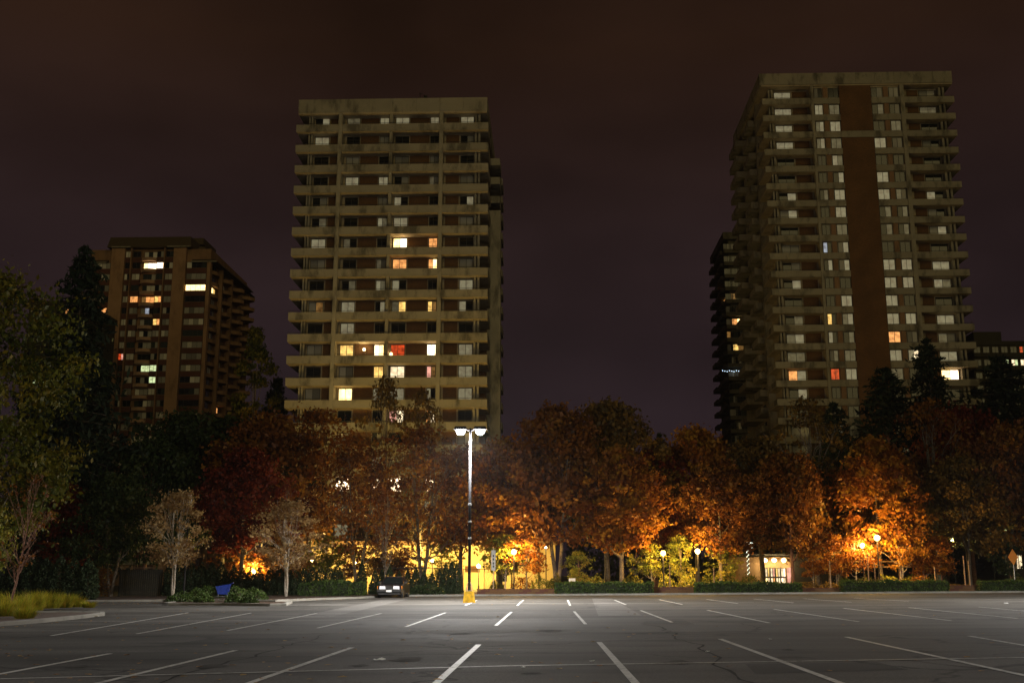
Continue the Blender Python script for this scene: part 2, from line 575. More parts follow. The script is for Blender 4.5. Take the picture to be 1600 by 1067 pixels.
def lamp(name, loc, power, col, radius=0.15, parent=None, kind='POINT'):
    d = bpy.data.lights.new(name, kind)
    d.energy = power
    d.color = col
    d.shadow_soft_size = radius
    o = bpy.data.objects.new(name, d)
    COL.objects.link(o)
    if parent:
        o.parent = parent
    o.location = loc
    if kind == 'SPOT':
        d.spot_size = RAD(170)
        d.spot_blend = 0.3
    return o

# ------------------------------------------------------------------ ground, lot, kerbs, street
def sheet(name, poly, dz, mat, kind=structure, sub=1):
    vs = [(p[0], p[1], gz(p[0]) + dz) for p in poly]
    me = bpy.data.meshes.new(name)
    me.from_pydata(vs, [], [tuple(range(len(vs)))])
    me.materials.append(mat)
    me.update()
    return kind(place(name, me))

gm = MB()
xs = [-3000, -200, 200, 3000]
gm.v = [(x, y, gz(x) - 0.02) for y in (-400, 4000) for x in xs]
gm.f = [(k, k + 1, k + 5, k + 4) for k in range(3)]
structure(gm.build('ground', M_GRND))

KERB_PX = [(430, 940), (500, 937), (560, 935), (590, 933)]
kl = [G(*p) for p in KERB_PX]
KERB = [Vector((-46, 69.0, 0)), Vector((-24, 69.4, 0)), kl[0], kl[1], kl[2], Vector((-11.6, 79.2, 0)), Vector((-10.9, 81.2, 0)), Vector((-9, 81.6, 0)), Vector((0, 81.0, 0)), Vector((12, 80.9, 0)), Vector((24, 80.8, 0)), Vector((40, 80.4, 0)), Vector((80, 80.2, 0)), Vector((170, 80.0, 0))]
lot_poly = [(-190, -60), (190, -60)] + [(p.x, p.y) for p in reversed(KERB)] + [(-60, 68.5), (-190, 62)]
sheet('parking_lot', lot_poly, 0.0, M_ASPH)


def kerb_run(name, pts, h=0.13, w=0.18):
    m = MB()
    P2 = [Vector((p[0], p[1], 0)) for p in pts]
    nrm = []
    for k in range(len(P2)):
        d = (P2[min(k + 1, len(P2) - 1)] - P2[max(k - 1, 0)]).normalized()
        nrm.append(Vector((-d.y, d.x, 0)))
    for p, n in zip(P2, nrm):
        q = p + n * w
        z = gz(p.x)
        c = p + n * 0.03
        m.v += [(p.x, p.y, z - 0.01), (p.x, p.y, z + h - 0.03), (c.x, c.y, z + h), (q.x, q.y, z + h), (q.x, q.y, z - 0.01)]
    for k in range(len(P2) - 1):
        a, b = k * 5, (k + 1) * 5
        for j in range(4):
            m.f.append((a + j, b + j, b + j + 1, a + j + 1))
    m.f += [(0, 1, 2, 3, 4), tuple((len(P2) - 1) * 5 + j for j in (4, 3, 2, 1, 0))]
    return structure(m.build(name, M_KERB))


def densify(pts, step):
    out = []
    for a, b in zip(pts, pts[1:]):
        n = max(1, int((Vector(b) - Vector(a)).length / step))
        out += [Vector(a).lerp(Vector(b), k / n) for k in range(n)]
    return out + [Vector(pts[-1])]

kd = densify(KERB, 3.0)
for k in range(0, len(kd) - 1, 4):            # cast in lengths with open joints
    seg = [v.copy() for v in kd[k:k + 5]]
    seg[-1] = seg[-1].lerp(seg[-2], 0.008)
    kerb_run('kerb', seg)
# planted strip behind the kerb, footpath, street beyond
bed = [(p.x, p.y + 0.19) for p in KERB] + [(170, 90), (-46, 90)]
sheet('planting_bed', bed, 0.10, M_SOIL)
sheet('footpath', [(-140, 90.0), (170, 90.0), (170, 92.4), (-140, 92.4)], 0.104, M_ASPH3)
sheet('street', [(-160, 98), (190, 98), (190, 107), (-160, 107)], 0.0, M_ASPH)
sheet('forecourt', [(-30, 107.2), (2, 107.2), (2, 116), (-30, 116)], 0.0, M_ASPH3)

# islands
def island(name, edge, back, mat=M_SOIL):
    kerb_run('kerb', edge)
    ins = [(p[0], p[1] + 0.1) for p in edge[1:-1]]
    sheet(name, [(edge[0][0], edge[0][1] + .17)] + ins + [(edge[-1][0], edge[-1][1] + .12)] + back, 0.09, mat)

e1 = [(-21.5, 27.0), (-18.6, 30.2), (-16.9, 33.2), (-16.7, 37.0), (-16.95, 41.0), (-17.3, 43.6), (-17.75, 44.7), (-18.6, 45.2), (-20.5, 45.6), (-27, 46.4)]
kerb_run('kerb', e1)
sheet('island_bed', [(-21.6, 27.3)] + [(x - 0.14, y) for x, y in e1[1:-2]] + [(-20.5, 45.5), (-27, 46.2), (-45, 46), (-45, 27)], 0.09, M_SOIL)
e2a = G(262, 945.5)
e2b = G(450, 946.5)
e2 = [(e2a.x - 1.5, e2a.y + 6.5), (e2a.x - 0.9, e2a.y + 2.0), (e2a.x, e2a.y), (e2a.x + 3, e2a.y - 0.6), (e2b.x - 0.9, e2b.y - 0.1), (e2b.x - 0.2, e2b.y + 0.5), (e2b.x - 0.3, e2b.y + 1.2), (e2b.x - 1.2, e2b.y + 6.2)]
kerb_run('kerb', e2)
sheet('island_bed', [(x + (0.14 if i < 2 else -0.14 if i > 4 else 0), y + (0.14 if 1 < i < 5 else 0)) for i, (x, y) in enumerate(e2)], 0.09, M_SOIL)

# asphalt repairs
sheet('asphalt_patch', [G(1000, 975).xy[:], G(1085, 975).xy[:], G(1070, 969).xy[:], G(1010, 969.5).xy[:]], 0.004, M_ASPH2)
sheet('asphalt_patch', [G(935, 962).xy[:], G(1003, 961).xy[:], G(955, 934.5).xy[:], G(925, 934.5).xy[:]], 0.004, M_ASPH3)
sheet('asphalt_patch', [G(455, 965).xy[:], G(515, 964).xy[:], G(640, 935.5).xy[:], G(600, 936).xy[:]], 0.004, M_ASPH3)

M_TAR2 = plain('oil_stained_asphalt', (0.055, 0.051, 0.046), 0.95, 0, 0.5, 3.0, 0.05)
# bitumen sealed cracks and a few more repairs
def tar_seam(pts, w, seed):
    r = random.Random(seed)
    P_ = densify([Vector((p[0], p[1], 0)) for p in pts], 0.5)
    m = MB()
    wob = 0.0
    for k, p in enumerate(P_):
        d = (P_[min(k + 1, len(P_) - 1)] - P_[max(k - 1, 0)]).normalized()
        n = Vector((-d.y, d.x, 0))
        wob = wob * 0.85 + r.gauss(0, 0.09)
        ww = w * r.uniform(0.4, 1.3)
        for q in (p + n * (wob - ww), p + n * (wob + ww)):
            m.v.append((q.x, q.y, gz(q.x) + 0.005))
    m.f = [(2 * k, 2 * k + 1, 2 * k + 3, 2 * k + 2) for k in range(len(P_) - 1)]
    structure(m.build('tar_seam', M_TAR))
M_TAR = plain('bitumen_seam', (0.016, 0.015, 0.014), 0.95, 0, 0.3, 2.0, 0.05)
for i, (a, b, w) in enumerate((((40, 1032), (760, 1022), 0.030), ((760, 1022), (1600, 1012), 0.028), ((420, 1001), (1180, 985), 0.035), ((1180, 1067), (1010, 975), 0.026), ((250, 1067), (520, 990), 0.024), ((700, 962), (1500, 956), 0.05), ((100, 978), (640, 968), 0.04), ((1400, 1030), (1600, 1050), 0.026))):
    tar_seam([G(*a), G(*b)], w, i)
sheet('asphalt_patch', [G(1180, 1052).xy[:], G(1420, 1046).xy[:], G(1370, 1034).xy[:], G(1165, 1037).xy[:]], 0.003, M_ASPH2)
sheet('asphalt_patch', [G(250, 1008).xy[:], G(430, 1005).xy[:], G(470, 996).xy[:], G(330, 997).xy[:]], 0.003, M_ASPH2)
rs_ = random.Random(8)
for px, py in ((560, 1040), (640, 1030), (830, 1052), (1060, 1035), (1230, 1015), (1440, 1018), (330, 1040), (120, 1042), (720, 990), (860, 985), (985, 990), (560, 975), (1130, 962), (430, 975)):
    g = G(px, py)
    k_ = rs_.uniform(0.12, 0.34)
    sheet('oil_stain', [(g.x + k_ * rs_.uniform(.5, 1.2) * math.cos(6.283 * q / 11), g.y + 1.7 * k_ * rs_.uniform(.5, 1.2) * math.sin(6.283 * q / 11)) for q in range(11)], 0.0062, M_TAR2)

# painted lines
def line(a, b, w=0.1, dz=0.008):
    a, b = Vector((a[0], a[1], 0)), Vector((b[0], b[1], 0))
    d = (b - a).normalized()
    n = Vector((-d.y, d.x, 0)) * (w / 2)
    nseg = max(1, int((b - a).length / 1.5))
    m = MB()
    for k in range(nseg + 1):
        p = a.lerp(b, k / nseg)
        for q in (p - n, p + n):
            m.v.append((q.x, q.y, gz(q.x) + dz))
    m.f = [(2 * k, 2 * k + 1, 2 * k + 3, 2 * k + 2) for k in range(nseg)]
    return structure(m.build('parking_line', M_LINE))

def line_px(a, b, w=0.1, ext=0.0, dz=0.008):
    A, B = G(*a), G(*b)
    if ext:
        A = A + (A - B).normalized() * ext
    return line(A, B, w, dz)

for a, b in (((0, 1053), (172, 1021)), ((155, 1067), (368, 1016)), ((390, 1067), (550, 1011.5)), ((682, 1067), (748, 1007)),
             ((993, 1067), (936, 1003)), ((1313, 1067), (1125, 998)), ((1600, 1055), (1322, 995)), ((1600, 1008), (1514, 993.5))):
    line_px(a, b, 0.115, 2.6)
for a, b in (((0, 1061), (800, 1040.5)), ((800, 1040.5), (1600, 1027.5))):
    A, B = G(*a), G(*b)
    line(A, B, 0.09, 0.012)
A, B = G(800, 1040.5), G(1600, 1027.5)
line(B, B + (B - A) * 1.5, 0.07, 0.012)
for a, b in (((80, 993), (294, 957)), ((214, 990), (392, 957.5)), ((355, 985), (495, 958)), ((496, 981), (596, 958)), ((634, 979), (696, 957)),
             ((775, 977), (799, 956)), ((915, 975), (897, 955)), ((1050, 972), (1001, 953.5)), ((1202, 973), (1105, 953)), ((1342, 971), (1209, 951.5)),
             ((1487, 969.5), (1318, 950)), ((1590, 966), (1420, 949)), ((1700, 963), (1529, 948))):
    line_px(a, b, 0.10)
line_px((60, 971), (900, 966.5), 0.05, dz=0.012)
for a, b in (((727, 945.5), (745, 937.5)), ((808, 946), (818, 937)), ((891, 946), (887, 937)), ((978, 944.5), (960, 937)), ((1066, 944), (1030, 936.5)),
             ((1153, 942.5), (1104, 936)), ((1240, 941.5), (1178, 935.5)), ((1330, 940.5), (1255, 935)), ((1420, 939), (1335, 934))):
    line_px(a, b, 0.10)

# ------------------------------------------------------------------ towers
def make_window(parent, x, y, z, w, h, states, face='front', frame=M_FRAME, n=2):
    """a sliding window: frame with mullions (one part), panes (sub-parts)"""
    t = 0.05
    key = ('window', round(w, 2), round(h, 2), n, frame.name, face)
    if key not in BOX:
        m = MB()
        L = lambda a0, a1, d0, d1, z0, z1: m.box(a0, a1, d0, d1, z0, z1) if face == 'front' else m.box(d0, d1, a0, a1, z0, z1)
        L(0, w, 0, 0.10, 0, t)
        L(0, w, 0, 0.10, h - t, h)
        for k in range(n + 1):
            xx = (w - t) * k / n
            L(xx, xx + t, 0.002, 0.098, t, h - t)
        BOX[key] = m.mesh('window', frame)
    wo_ = place('window', BOX[key], parent, (x, y, z))
    pw = (w - t) / n - t
    for k in range(n):
        x0 = t + (w - t) * k / n
        if face == 'front':
            place('pane', boxmesh('pane', pw, 0.02, h - 2 * t, states[k % len(states)]), wo_, (x0, 0.05, t))
        else:
            place('pane', boxmesh('pane', 0.02, pw, h - 2 * t, states[k % len(states)]), wo_, (0.04, x0, t))
    return wo_

_lastrng = random.Random(5)

def rnd_states(n=2, pale=0.42, faint=0.0):
    r = _lastrng
    if r.random() < faint:
        return [r.choice((M_LIT['m'], M_LIT['m'], M_LIT['n'], M_CURT)) for _ in range(n)] if r.random() < .6 else [M_LIT['m'] if r.random() < .6 else M_LIT['n']] * n
    if r.random() < 0.45:
        s = r.choices([M_CURT, M_CURT2, M_GLASS, M_GLASS2], [pale, 0.22, 0.3, 0.2])[0]
        return [s] * n
    return [r.choices([M_CURT, M_CURT2, M_GLASS, M_GLASS2], [pale, 0.2, 0.32, 0.2])[0] for _ in range(n)]

class Lit:
    """which windows were lit that night: nearest window to a seen spot gets that light"""
    def __init__(s, spots):
        s.spots = spots
        s.best = {}
        s.wins = []

    def add(s, key, pt):
        s.wins.append((key, proj(pt)))

    def solve(s):
        out = {}
        for px, py, st in s.spots:
            k = min(s.wins, key=lambda w: (w[1][0] - px) ** 2 + ((w[1][1] - py) * 1.3) ** 2)
            out[k[0]] = st
        return out

def states_of(st, n=2):
    r = []
    for ch in st:
        r.append({'.': M_GLASS, 'c': M_CURT, 'k': M_CURT2}.get(ch) or M_LIT[ch])
    while len(r) < n:
        r.append(r[-1])
    return r

# ---- the middle tower: concrete balconies, brick infill
def mid_tower():
    Y0, RX = 130.0, -19.5
    z_top, pitch, nf = 57.31, 2.715, 21
    rec = 1.7
    T = thing('apartment_tower', 'tall concrete apartment tower with continuous balconies behind the white lamp', 'tower', (RX, Y0, 0))
    X = lambda px, Y=Y0: P(px, 318, Y).x - RX
    xl, xr = X(458), X(762.5)
    p1a, p1b, p2a, p2b = X(525), X(531), X(685), X(691)
    D = 25.0
    ci, co_ = X(478, Y0 + rec) , X(750, Y0 + rec)
    base = gz(RX) - 1.5
    # body: the walls behind the balconies
    m = MB().box(ci + 0.25, co_ - 0.25, rec, D, base, 58.9)
    m.build('core', M_CONC_UPLIT, T)
    # roof band, panelled
    zr0, zr1 = 58.95, 60.75
    n = 8
    for k in range(n):
        a = xl + 0.15 + (xr - xl - 0.3) * k / n
        b = xl + 0.15 + (xr - xl - 0.3) * (k + 1) / n
        bx('roof_panel', M_CONC, T, a + 0.012, b - 0.012, 0.05, 0.35, zr0, zr1)
    for k in range(8):
        a, b = 0.36 + (D - 0.7) * k / 8, 0.36 + (D - 0.7) * (k + 1) / 8
        bx('roof_panel', M_CONC, T, xr - 0.45, xr - 0.15, a + .012, b - .012, zr0, zr1)
        bx('roof_panel', M_CONC, T, xl + 0.15, xl + 0.45, a + .012, b - .012, zr0, zr1)
    bx('roof_slab', M_CONC_UPLIT, T, xl + 0.2, xr - 0.2, 0.1, D, 58.75, 58.945)
    bx('roof_deck', M_CONC_UPLIT, T, xl + 0.46, xr - 0.46, 0.36, D - 0.4, 58.947, 60.3)
    # plant room, mast and vents
    bx('plant_room', M_CONC_UPLIT, T, -4.6, 4.0, 8, 18, 60.3, 62.2)
    MB().path([(3.4, 0.9, 60.7), (3.4, 0.9, 61.9)], [0.05, 0.04]).build('mast', M_FRAME, T)
    MB().path([(3.25, 0.9, 61.7), (3.85, 0.9, 61.7)], [0.04, 0.04]).build('mast_arm', M_FRAME, T)
    MB().lathe([(0.16, 0), (0.16, 0.5), (0.24, 0.55), (0.24, 0.72)], 8, (4.1, 0.9, 60.7)).build('vent', M_FRAME, T)
    # pillars
    for a, b in ((p1a, p1b), (p2a, p2b)):
        bx('pillar', M_CONC, T, a, b, -0.12, rec + 0.25, base, 58.747)
    lit = Lit([(626, 382, 'YW'), (674, 382, 'oo'), (487, 380, 'cc'), (620, 414, 'oo'), (674, 414, 'oY'), (690, 414, '..'), (497, 480, 'kd'), (619, 480, 'cy'), (668, 480, 'yd'),
               (530, 548, 'yy'), (610, 548, 'rr'), (668, 548, 'WW'), (720, 548, 'cc'), (584, 582, 'yy'), (612, 582, 'ww'), (662, 582, 'pd'), (528, 618, 'YY'), (609, 652, 'pw'), (664, 652, 'ow'), (605, 700, '..'),
               (472, 760, 'dd'), (520, 760, 'WW'), (576, 760, 'Ww'), (607, 760, 'WW'), (660, 762, 'WW'), (713, 832, 'ww'), (502, 414, 'kk'), (726, 414, 'cc'), (547, 548, 'yy'), (586, 548, 'WY'),
               (545, 285, 'cc'), (600, 285, 'cc'), (545, 257, 'kk'), (500, 222, 'cc'), (735, 313, '.c')])
    WIN = [('A', 489, 511), ('B', 539, 559.5), ('C', 591, 605.5), ('D', 616, 637.5), ('E', 671, 684.5), ('F', 719, 740)]
    rows = []
    for k in range(nf):
        zt = z_top - pitch * k
        for nm, a, b in WIN:
            xa, xb = X(a, Y0 + rec), X(b, Y0 + rec)
            lit.add((k, nm), (RX + (xa + xb) / 2, Y0 + rec, zt + 1.15))
    sol = lit.solve()
    SEEN = ['.m nn mm mm mm mm', 'mm .. kk .. .. .k', '.. kk .. kk kk ..', '.. mm mm .k nk kk', '.k .. kk m. .. .m', '.n .. mn mm .. kk', 'mm n. .. YW oo ..', 'kk .. nk oo oY kk', '.. .n mn m. .. mm', 'kd mm .m ny yd m.',
            '.. mm .. .. .. ..', 'kk yy WY rr WW mm', '.. kk yy ww pd mm', 'kk YY mk mm m. mm', '.. .. .. pw ow ..']
    for k, row in enumerate(SEEN):
        for nm, st in zip('ABCDEF', row.split()):
            sol[(k, nm)] = st
    BR = [(513, 524), (561, 589.5), (639, 669.5), (696, 716.5)]
    for k in range(nf):
        zt = z_top - pitch * k
        zf = zt - 0.96
        ceil = zt - 0.96 - 0.0 + pitch
        # floor slab out to the balcony edge and the parapets on it
        bx('balcony_slab', M_CONC_UPLIT, T, xl + 0.02, xr - 0.02, 0.0, rec, zf - 0.0, zf + 0.17)
        bx('balcony_slab', M_CONC_UPLIT, T, xl + 0.02, ci + 0.248, rec + 0.002, 6.2, zf, zf + 0.17)
        bx('balcony_slab', M_CONC_UPLIT, T, co_ - 0.248, xr - 0.02, rec + 0.002, 6.2, zf, zf + 0.17)
        for a, b in ((xl, p1a - 0.01), (p1b + 0.01, p2a - 0.01), (p2b + 0.01, xr)):
            bx('slab_edge', M_CONC, T, a, b, -0.05, -0.002, zf, zf + 0.14)
            bx('parapet', M_CONC, T, a, b, -0.03, 0.13, zf + 0.172, zt)
            h = MB().path([(a + 0.05, 0.05, zt + 0.16), (b - 0.05, 0.05, zt + 0.16)], [0.03, 0.03], 5)
            for q in range(int((b - a) / 1.5) + 1):
                h.path([(a + 0.1 + q * 1.5, 0.05, zt - 0.03), (a + 0.1 + q * 1.5, 0.05, zt + 0.16)], [0.018, 0.018], 4, False)
            h.build('handrail', M_FRAME, T)
        bx('parapet', M_CONC, T, xl, xl + 0.15, 0.132, 6.2, zf + 0.172, zt)
        bx('parapet', M_CONC, T, xr - 0.15, xr, 0.132, 6.2, zf + 0.172, zt)
        # divider fin in the middle and paired fins at the open corners
        bx('fin_wall', M_CONC, T, X(605.8), X(610.5), 0.16, rec - 0.002, zf + 0.172, ceil - 0.002)
        for a, b in ((X(478.5, Y0 + 1), X(480.8, Y0 + 1)), (X(482.5, Y0 + 1), X(485, Y0 + 1)), (X(741.5, Y0 + 1), X(744.5, Y0 + 1)), (X(747, Y0 + 1), X(750, Y0 + 1))):
            bx('fin_wall', M_CONC, T, a, b, 0.75, rec - 0.002, zf + 0.172, ceil - 0.002)
        for a, b in BR:
            bx('brick_panel', M_BRICK, T, X(a, Y0 + rec), X(b, Y0 + rec), rec - 0.06, rec - 0.001, zf + 0.172, ceil - 0.002)
        for nm, a, b in WIN:
            st = sol.get((k, nm))
            st = states_of(st) if st else rnd_states(2, 0.40, 0.22)
            xa, xb = X(a, Y0 + rec), X(b, Y0 + rec)
            make_window(T, xa, rec - 0.11, zf + 0.19, xb - xa, ceil - zf - 0.30, st)
    # the right-hand side: brick, balcony returns and a big outer pier
    bx('side_pier', M_CONC, T, xr - 0.9, xr + 1.15, 9.5, 12.0, base, 48.9)
    bx('side_pier', M_CONC, T, xr - 0.9, xr + 0.8, 17.5, 19.5, base, 58.7)
    bx('side_wall', M_BRICK, T, co_ - 0.249, xr - 0.6, 6.6, D - 0.2, base, 58.74)
    bx('side_wall', M_BRICK, T, xl + 0.6, ci + 0.249, 6.6, D - 0.2, base, 58.74)
    for k in range(nf):
        zf = z_top - pitch * k - 0.96
        bx('side_balcony', M_CONC, T, xr - 0.59, xr + 0.9, 12.3, 17.2, zf, zf + 0.98)
        bx('side_balcony', M_CONC, T, xr - 0.59, xr + 0.95, 20.2, 24.6, zf, zf + 0.98)
        bx('side_balcony', M_CONC, T, xl - 0.1, xl + 0.59, 12.3, 17.2, zf, zf + 0.98)
    # the lamps left on on two balconies
    for px, py, col, pw in ((569, 546, (1, 0.74, 0.36), 55), (628, 383, (1, 0.60, 0.2), 16), (676, 554, (1, 0.85, 0.72), 6), (611, 553, (1, 0.5, 0.25), 7)):
        q = P(px, py, Y0 + 1.25)
        q = q - Vector((RX, Y0, 0))
        b = MB().lathe([(0.03, -0.2), (0.17, -0.13), (0.2, 0.0), (0.14, 0.13), (0.03, 0.19)], 10).build('balcony_lamp', M_WARMGL, T, q, True)
        lamp('balcony_light', (0, -0.3, 0.1), pw, col, 0.1, b)
    return T
mid_tower()

# ---- the right tower: brick shaft between window strips, balconies at both corners
def right_tower():
    Y0, RX = 154.0, 46.0
    T = thing('apartment_tower', 'tallest concrete apartment tower with a windowless brick shaft up its front', 'tower', (RX, Y0, 0))
    X = lambda px, Y=Y0: P(px, 145, Y).x - RX
    z_top, pitch, nf = 70.81, 2.657, 26
    base = gz(RX) - 1.5
    xl, xr = X(1190), X(1490)
    p1a, p1b, p2a, p2b = X(1266), X(1270), X(1405.5), X(1412)
    s0, s1 = X(1311), X(1360.5)
    rec, D = 1.6, 24.0
    ci, co_ = X(1199, Y0 + rec), X(1474, Y0 + rec)
    zr = 72.95
    MB().box(ci, p1a - 0.001, rec, D, base, zr).box(p1a, p2b, 0.32, D, base, zr).box(p2b + 0.001, co_, rec, D, base, zr).build('core', M_CONC_UPLIT, T)
    n = 10
    for k in range(n):
        a, b = X(1187) + (X(1489) - X(1187)) * k / n, X(1187) + (X(1489) - X(1187)) * (k + 1) / n
        bx('roof_panel', M_CONC, T, a + .012, b - .012, -0.15, 0.2, zr, 74.75)
    for k in range(8):
        a, b = 0.21 + (D - 0.4) * k / 8, 0.21 + (D - 0.4) * (k + 1) / 8
        bx('roof_panel', M_CONC, T, xl - 0.25, xl + 0.1, a + .012, b - .012, zr, 74.75)
        bx('roof_panel', M_CONC, T, xr - 0.3, xr, a + .012, b - .012, zr, 74.75)
    bx('roof_slab', M_CONC_UPLIT, T, xl, xr - 0.1, 0.0, D, zr - 0.2, zr - 0.002)
    bx('roof_deck', M_CONC_UPLIT, T, xl + 0.11, xr - 0.31, 0.21, D - 0.3, zr, 74.2)
    for a, b in ((p1a, p1b), (p2a, p2b)):
        bx('pillar', M_CONC, T, a, b, -0.15, 0.318, base, zr - 0.202)
        bx('wing_wall', M_CONC, T, a, b, 0.322, rec, base, zr - 0.202) if False else None
    bx('brick_shaft', M_BRICK, T, s0, s1, 0.0, 0.318, base, zr - 0.202)
    zb = z_top - pitch * 2
    bx('cross_band', M_CONC, T, s0 - 0.02, s1 + 0.02, -0.12, -0.002, zb - 0.98, zb)
    WB = [('B', 1272.0, 1284.5), ('b', 1294.5, 1310.3), ('C', 1361.5, 1379), ('c', 1389, 1404.5)]
    WA = [('A', 1208.5, 1234.5), ('D', 1434.5, 1460)]
    lit = Lit([(1289, 500, 'yr'), (1393, 529, 'oo'), (1420, 558, 'cy'), (1238, 587, 'oc'), (1297, 587, 'pr'), (1480, 590, 'YW'), (1478, 558, 'cc'), (1327, 587, 'cc'), (1215, 145, 'cc'), (1222, 171, 'cc'),
               (1223, 198, 'cc'), (1226, 224, 'cc'), (1320, 387, '.b'), (1300, 171, 'kk'), (1290, 387, 'b.'), (1465, 415, 'cc'), (1467, 443, 'ck'), (1470, 500, 'cc'), (1474, 145, 'bk')])
    for m_ in range(nf):
        zt = z_top - pitch * m_
        for nm, a, b in WB:
            lit.add((m_, nm), (RX + (X(a) + X(b)) / 2, Y0 + 0.2, zt + 0.85))
        for nm, a, b in WA:
            lit.add((m_, nm), (RX + (X(a, Y0 + rec) + X(b, Y0 + rec)) / 2, Y0 + rec, zt + 1.1))
    sol = lit.solve()
    SEEN = ['mm k. .. .k kk kk', 'mm mm nn .n .k nn', 'mm nm mm .. nn ..', 'mm nm nn mm kk k.', '.. k. mn .. .. ..', '.. .. .m mm .. ..', '.m .n mm mm nk m.', 'km .. mm .n .n k.', '.. .. nn .n .n km', 'kk b. km .. .. ..', '.k .m km mm mm mm',
            '.m .. .. mm mm mn', '.. .. mm mm .. ..', '.n y. nm mm mm mm', 'nm m. .n oo kk nk', 'nn kn nn mm mw mm', 'om rr mm nn .. YW', '.m .. .. .. .. ..']
    for k, row in enumerate(SEEN):
        for nm, st in zip('ABbCcD', row.split()):
            sol[(k, nm)] = st
    for m_ in range(nf):
        zt = z_top - pitch * m_
        zf = zt - 0.93
        ceil = zf + pitch
        for a, b in ((p1b + 0.005, s0 - 0.025), (s1 + 0.025, p2a - 0.005)):
            bx('spandrel', M_CONC, T, a, b, -0.05, 0.316, zf, zt)
        for a, b in ((X(1286), X(1293)), (X(1380.5), X(1387.5))):
            bx('brick_panel', M_CONC_BR, T, a, b, 0.14, 0.316, zt + 0.003, ceil - 0.003)
        for nm, a, b in WB:
            st = sol.get((m_, nm))
            make_window(T, X(a), 0.18, zt + 0.06, X(b) - X(a), ceil - zt - 0.16, states_of(st) if st else rnd_states(2, 0.45, 0.5))
        # corner balconies
        for a, b, side in ((xl, p1a - 0.01, -1), (p2b + 0.01, xr, 1)):
            bx('balcony_slab', M_CONC_UPLIT, T, a + 0.02, b - 0.02, 0.0, rec - 0.002, zf, zf + 0.17)
            bx('slab_edge', M_CONC, T, a, b, -0.05, -0.002, zf, zf + 0.13)
            bx('parapet', M_CONC, T, a, b, -0.03, 0.12, zf + 0.172, zt)
            MB().path([(a + .05, 0.05, zt + 0.14), (b - .05, 0.05, zt + 0.14)], [0.028, 0.028], 5).build('handrail', M_FRAME, T)
            if side < 0:
                bx('balcony_slab', M_CONC_UPLIT, T, a + 0.02, ci - 0.001, rec, 5.6, zf, zf + 0.17)
                bx('parapet', M_CONC, T, a, a + 0.15, 0.122, 5.6, zf + 0.172, zt)
            else:
                bx('balcony_slab', M_CONC_UPLIT, T, co_ + 0.001, b - 0.02, rec, 5.6, zf, zf + 0.17)
                bx('parapet', M_CONC, T, b - 0.15, b, 0.122, 5.6, zf + 0.172, zt)
        for a, b in ((1199, 1201.5), (1203.5, 1206.5), (1464.5, 1468), (1471, 1474)):
            bx('fin_wall', M_CONC, T, X(a, Y0 + 1), X(b, Y0 + 1), 0.7, rec - 0.002, zf + 0.172, ceil - 0.002)
        for a, b in ((1237, 1260), (1416, 1433)):
            bx('brick_panel', M_BRICK, T, X(a, Y0 + rec), X(b, Y0 + rec), rec - 0.05, rec - 0.001, zf + 0.172, ceil - 0.002)
        for nm, a, b in WA:
            st = sol.get((m_, nm))
            make_window(T, X(a, Y0 + rec), rec - 0.11, zf + 0.19, X(b, Y0 + rec) - X(a, Y0 + rec), ceil - zf - 0.3, states_of(st) if st else rnd_states(2, 0.45, 0.3))
        # left side, seen at a slant: two more stacks of balconies and windows between
        bx('side_balcony', M_CONC, T, xl - 0.7, ci - 0.003, 8.2, 13.4, zf, zf + 0.95)
        bx('side_balcony', M_CONC, T, xl - 1.3, ci - 0.003, 16.2, 22.6, zf, zf + 0.95)
        make_window(T, ci - 0.1, 14.0, zf + 0.9, 1.6, 1.4, rnd_states(2, 0.3), 'side')
    bx('side_pier', M_CONC, T, xl + 0.2, ci - 0.004, 6.4, 7.4, base, zr - 0.202)
    bx('side_pier', M_CONC, T, xl + 0.0, ci - 0.004, 23.0, 23.98, base, zr - 0.202)
    return T
right_tower()

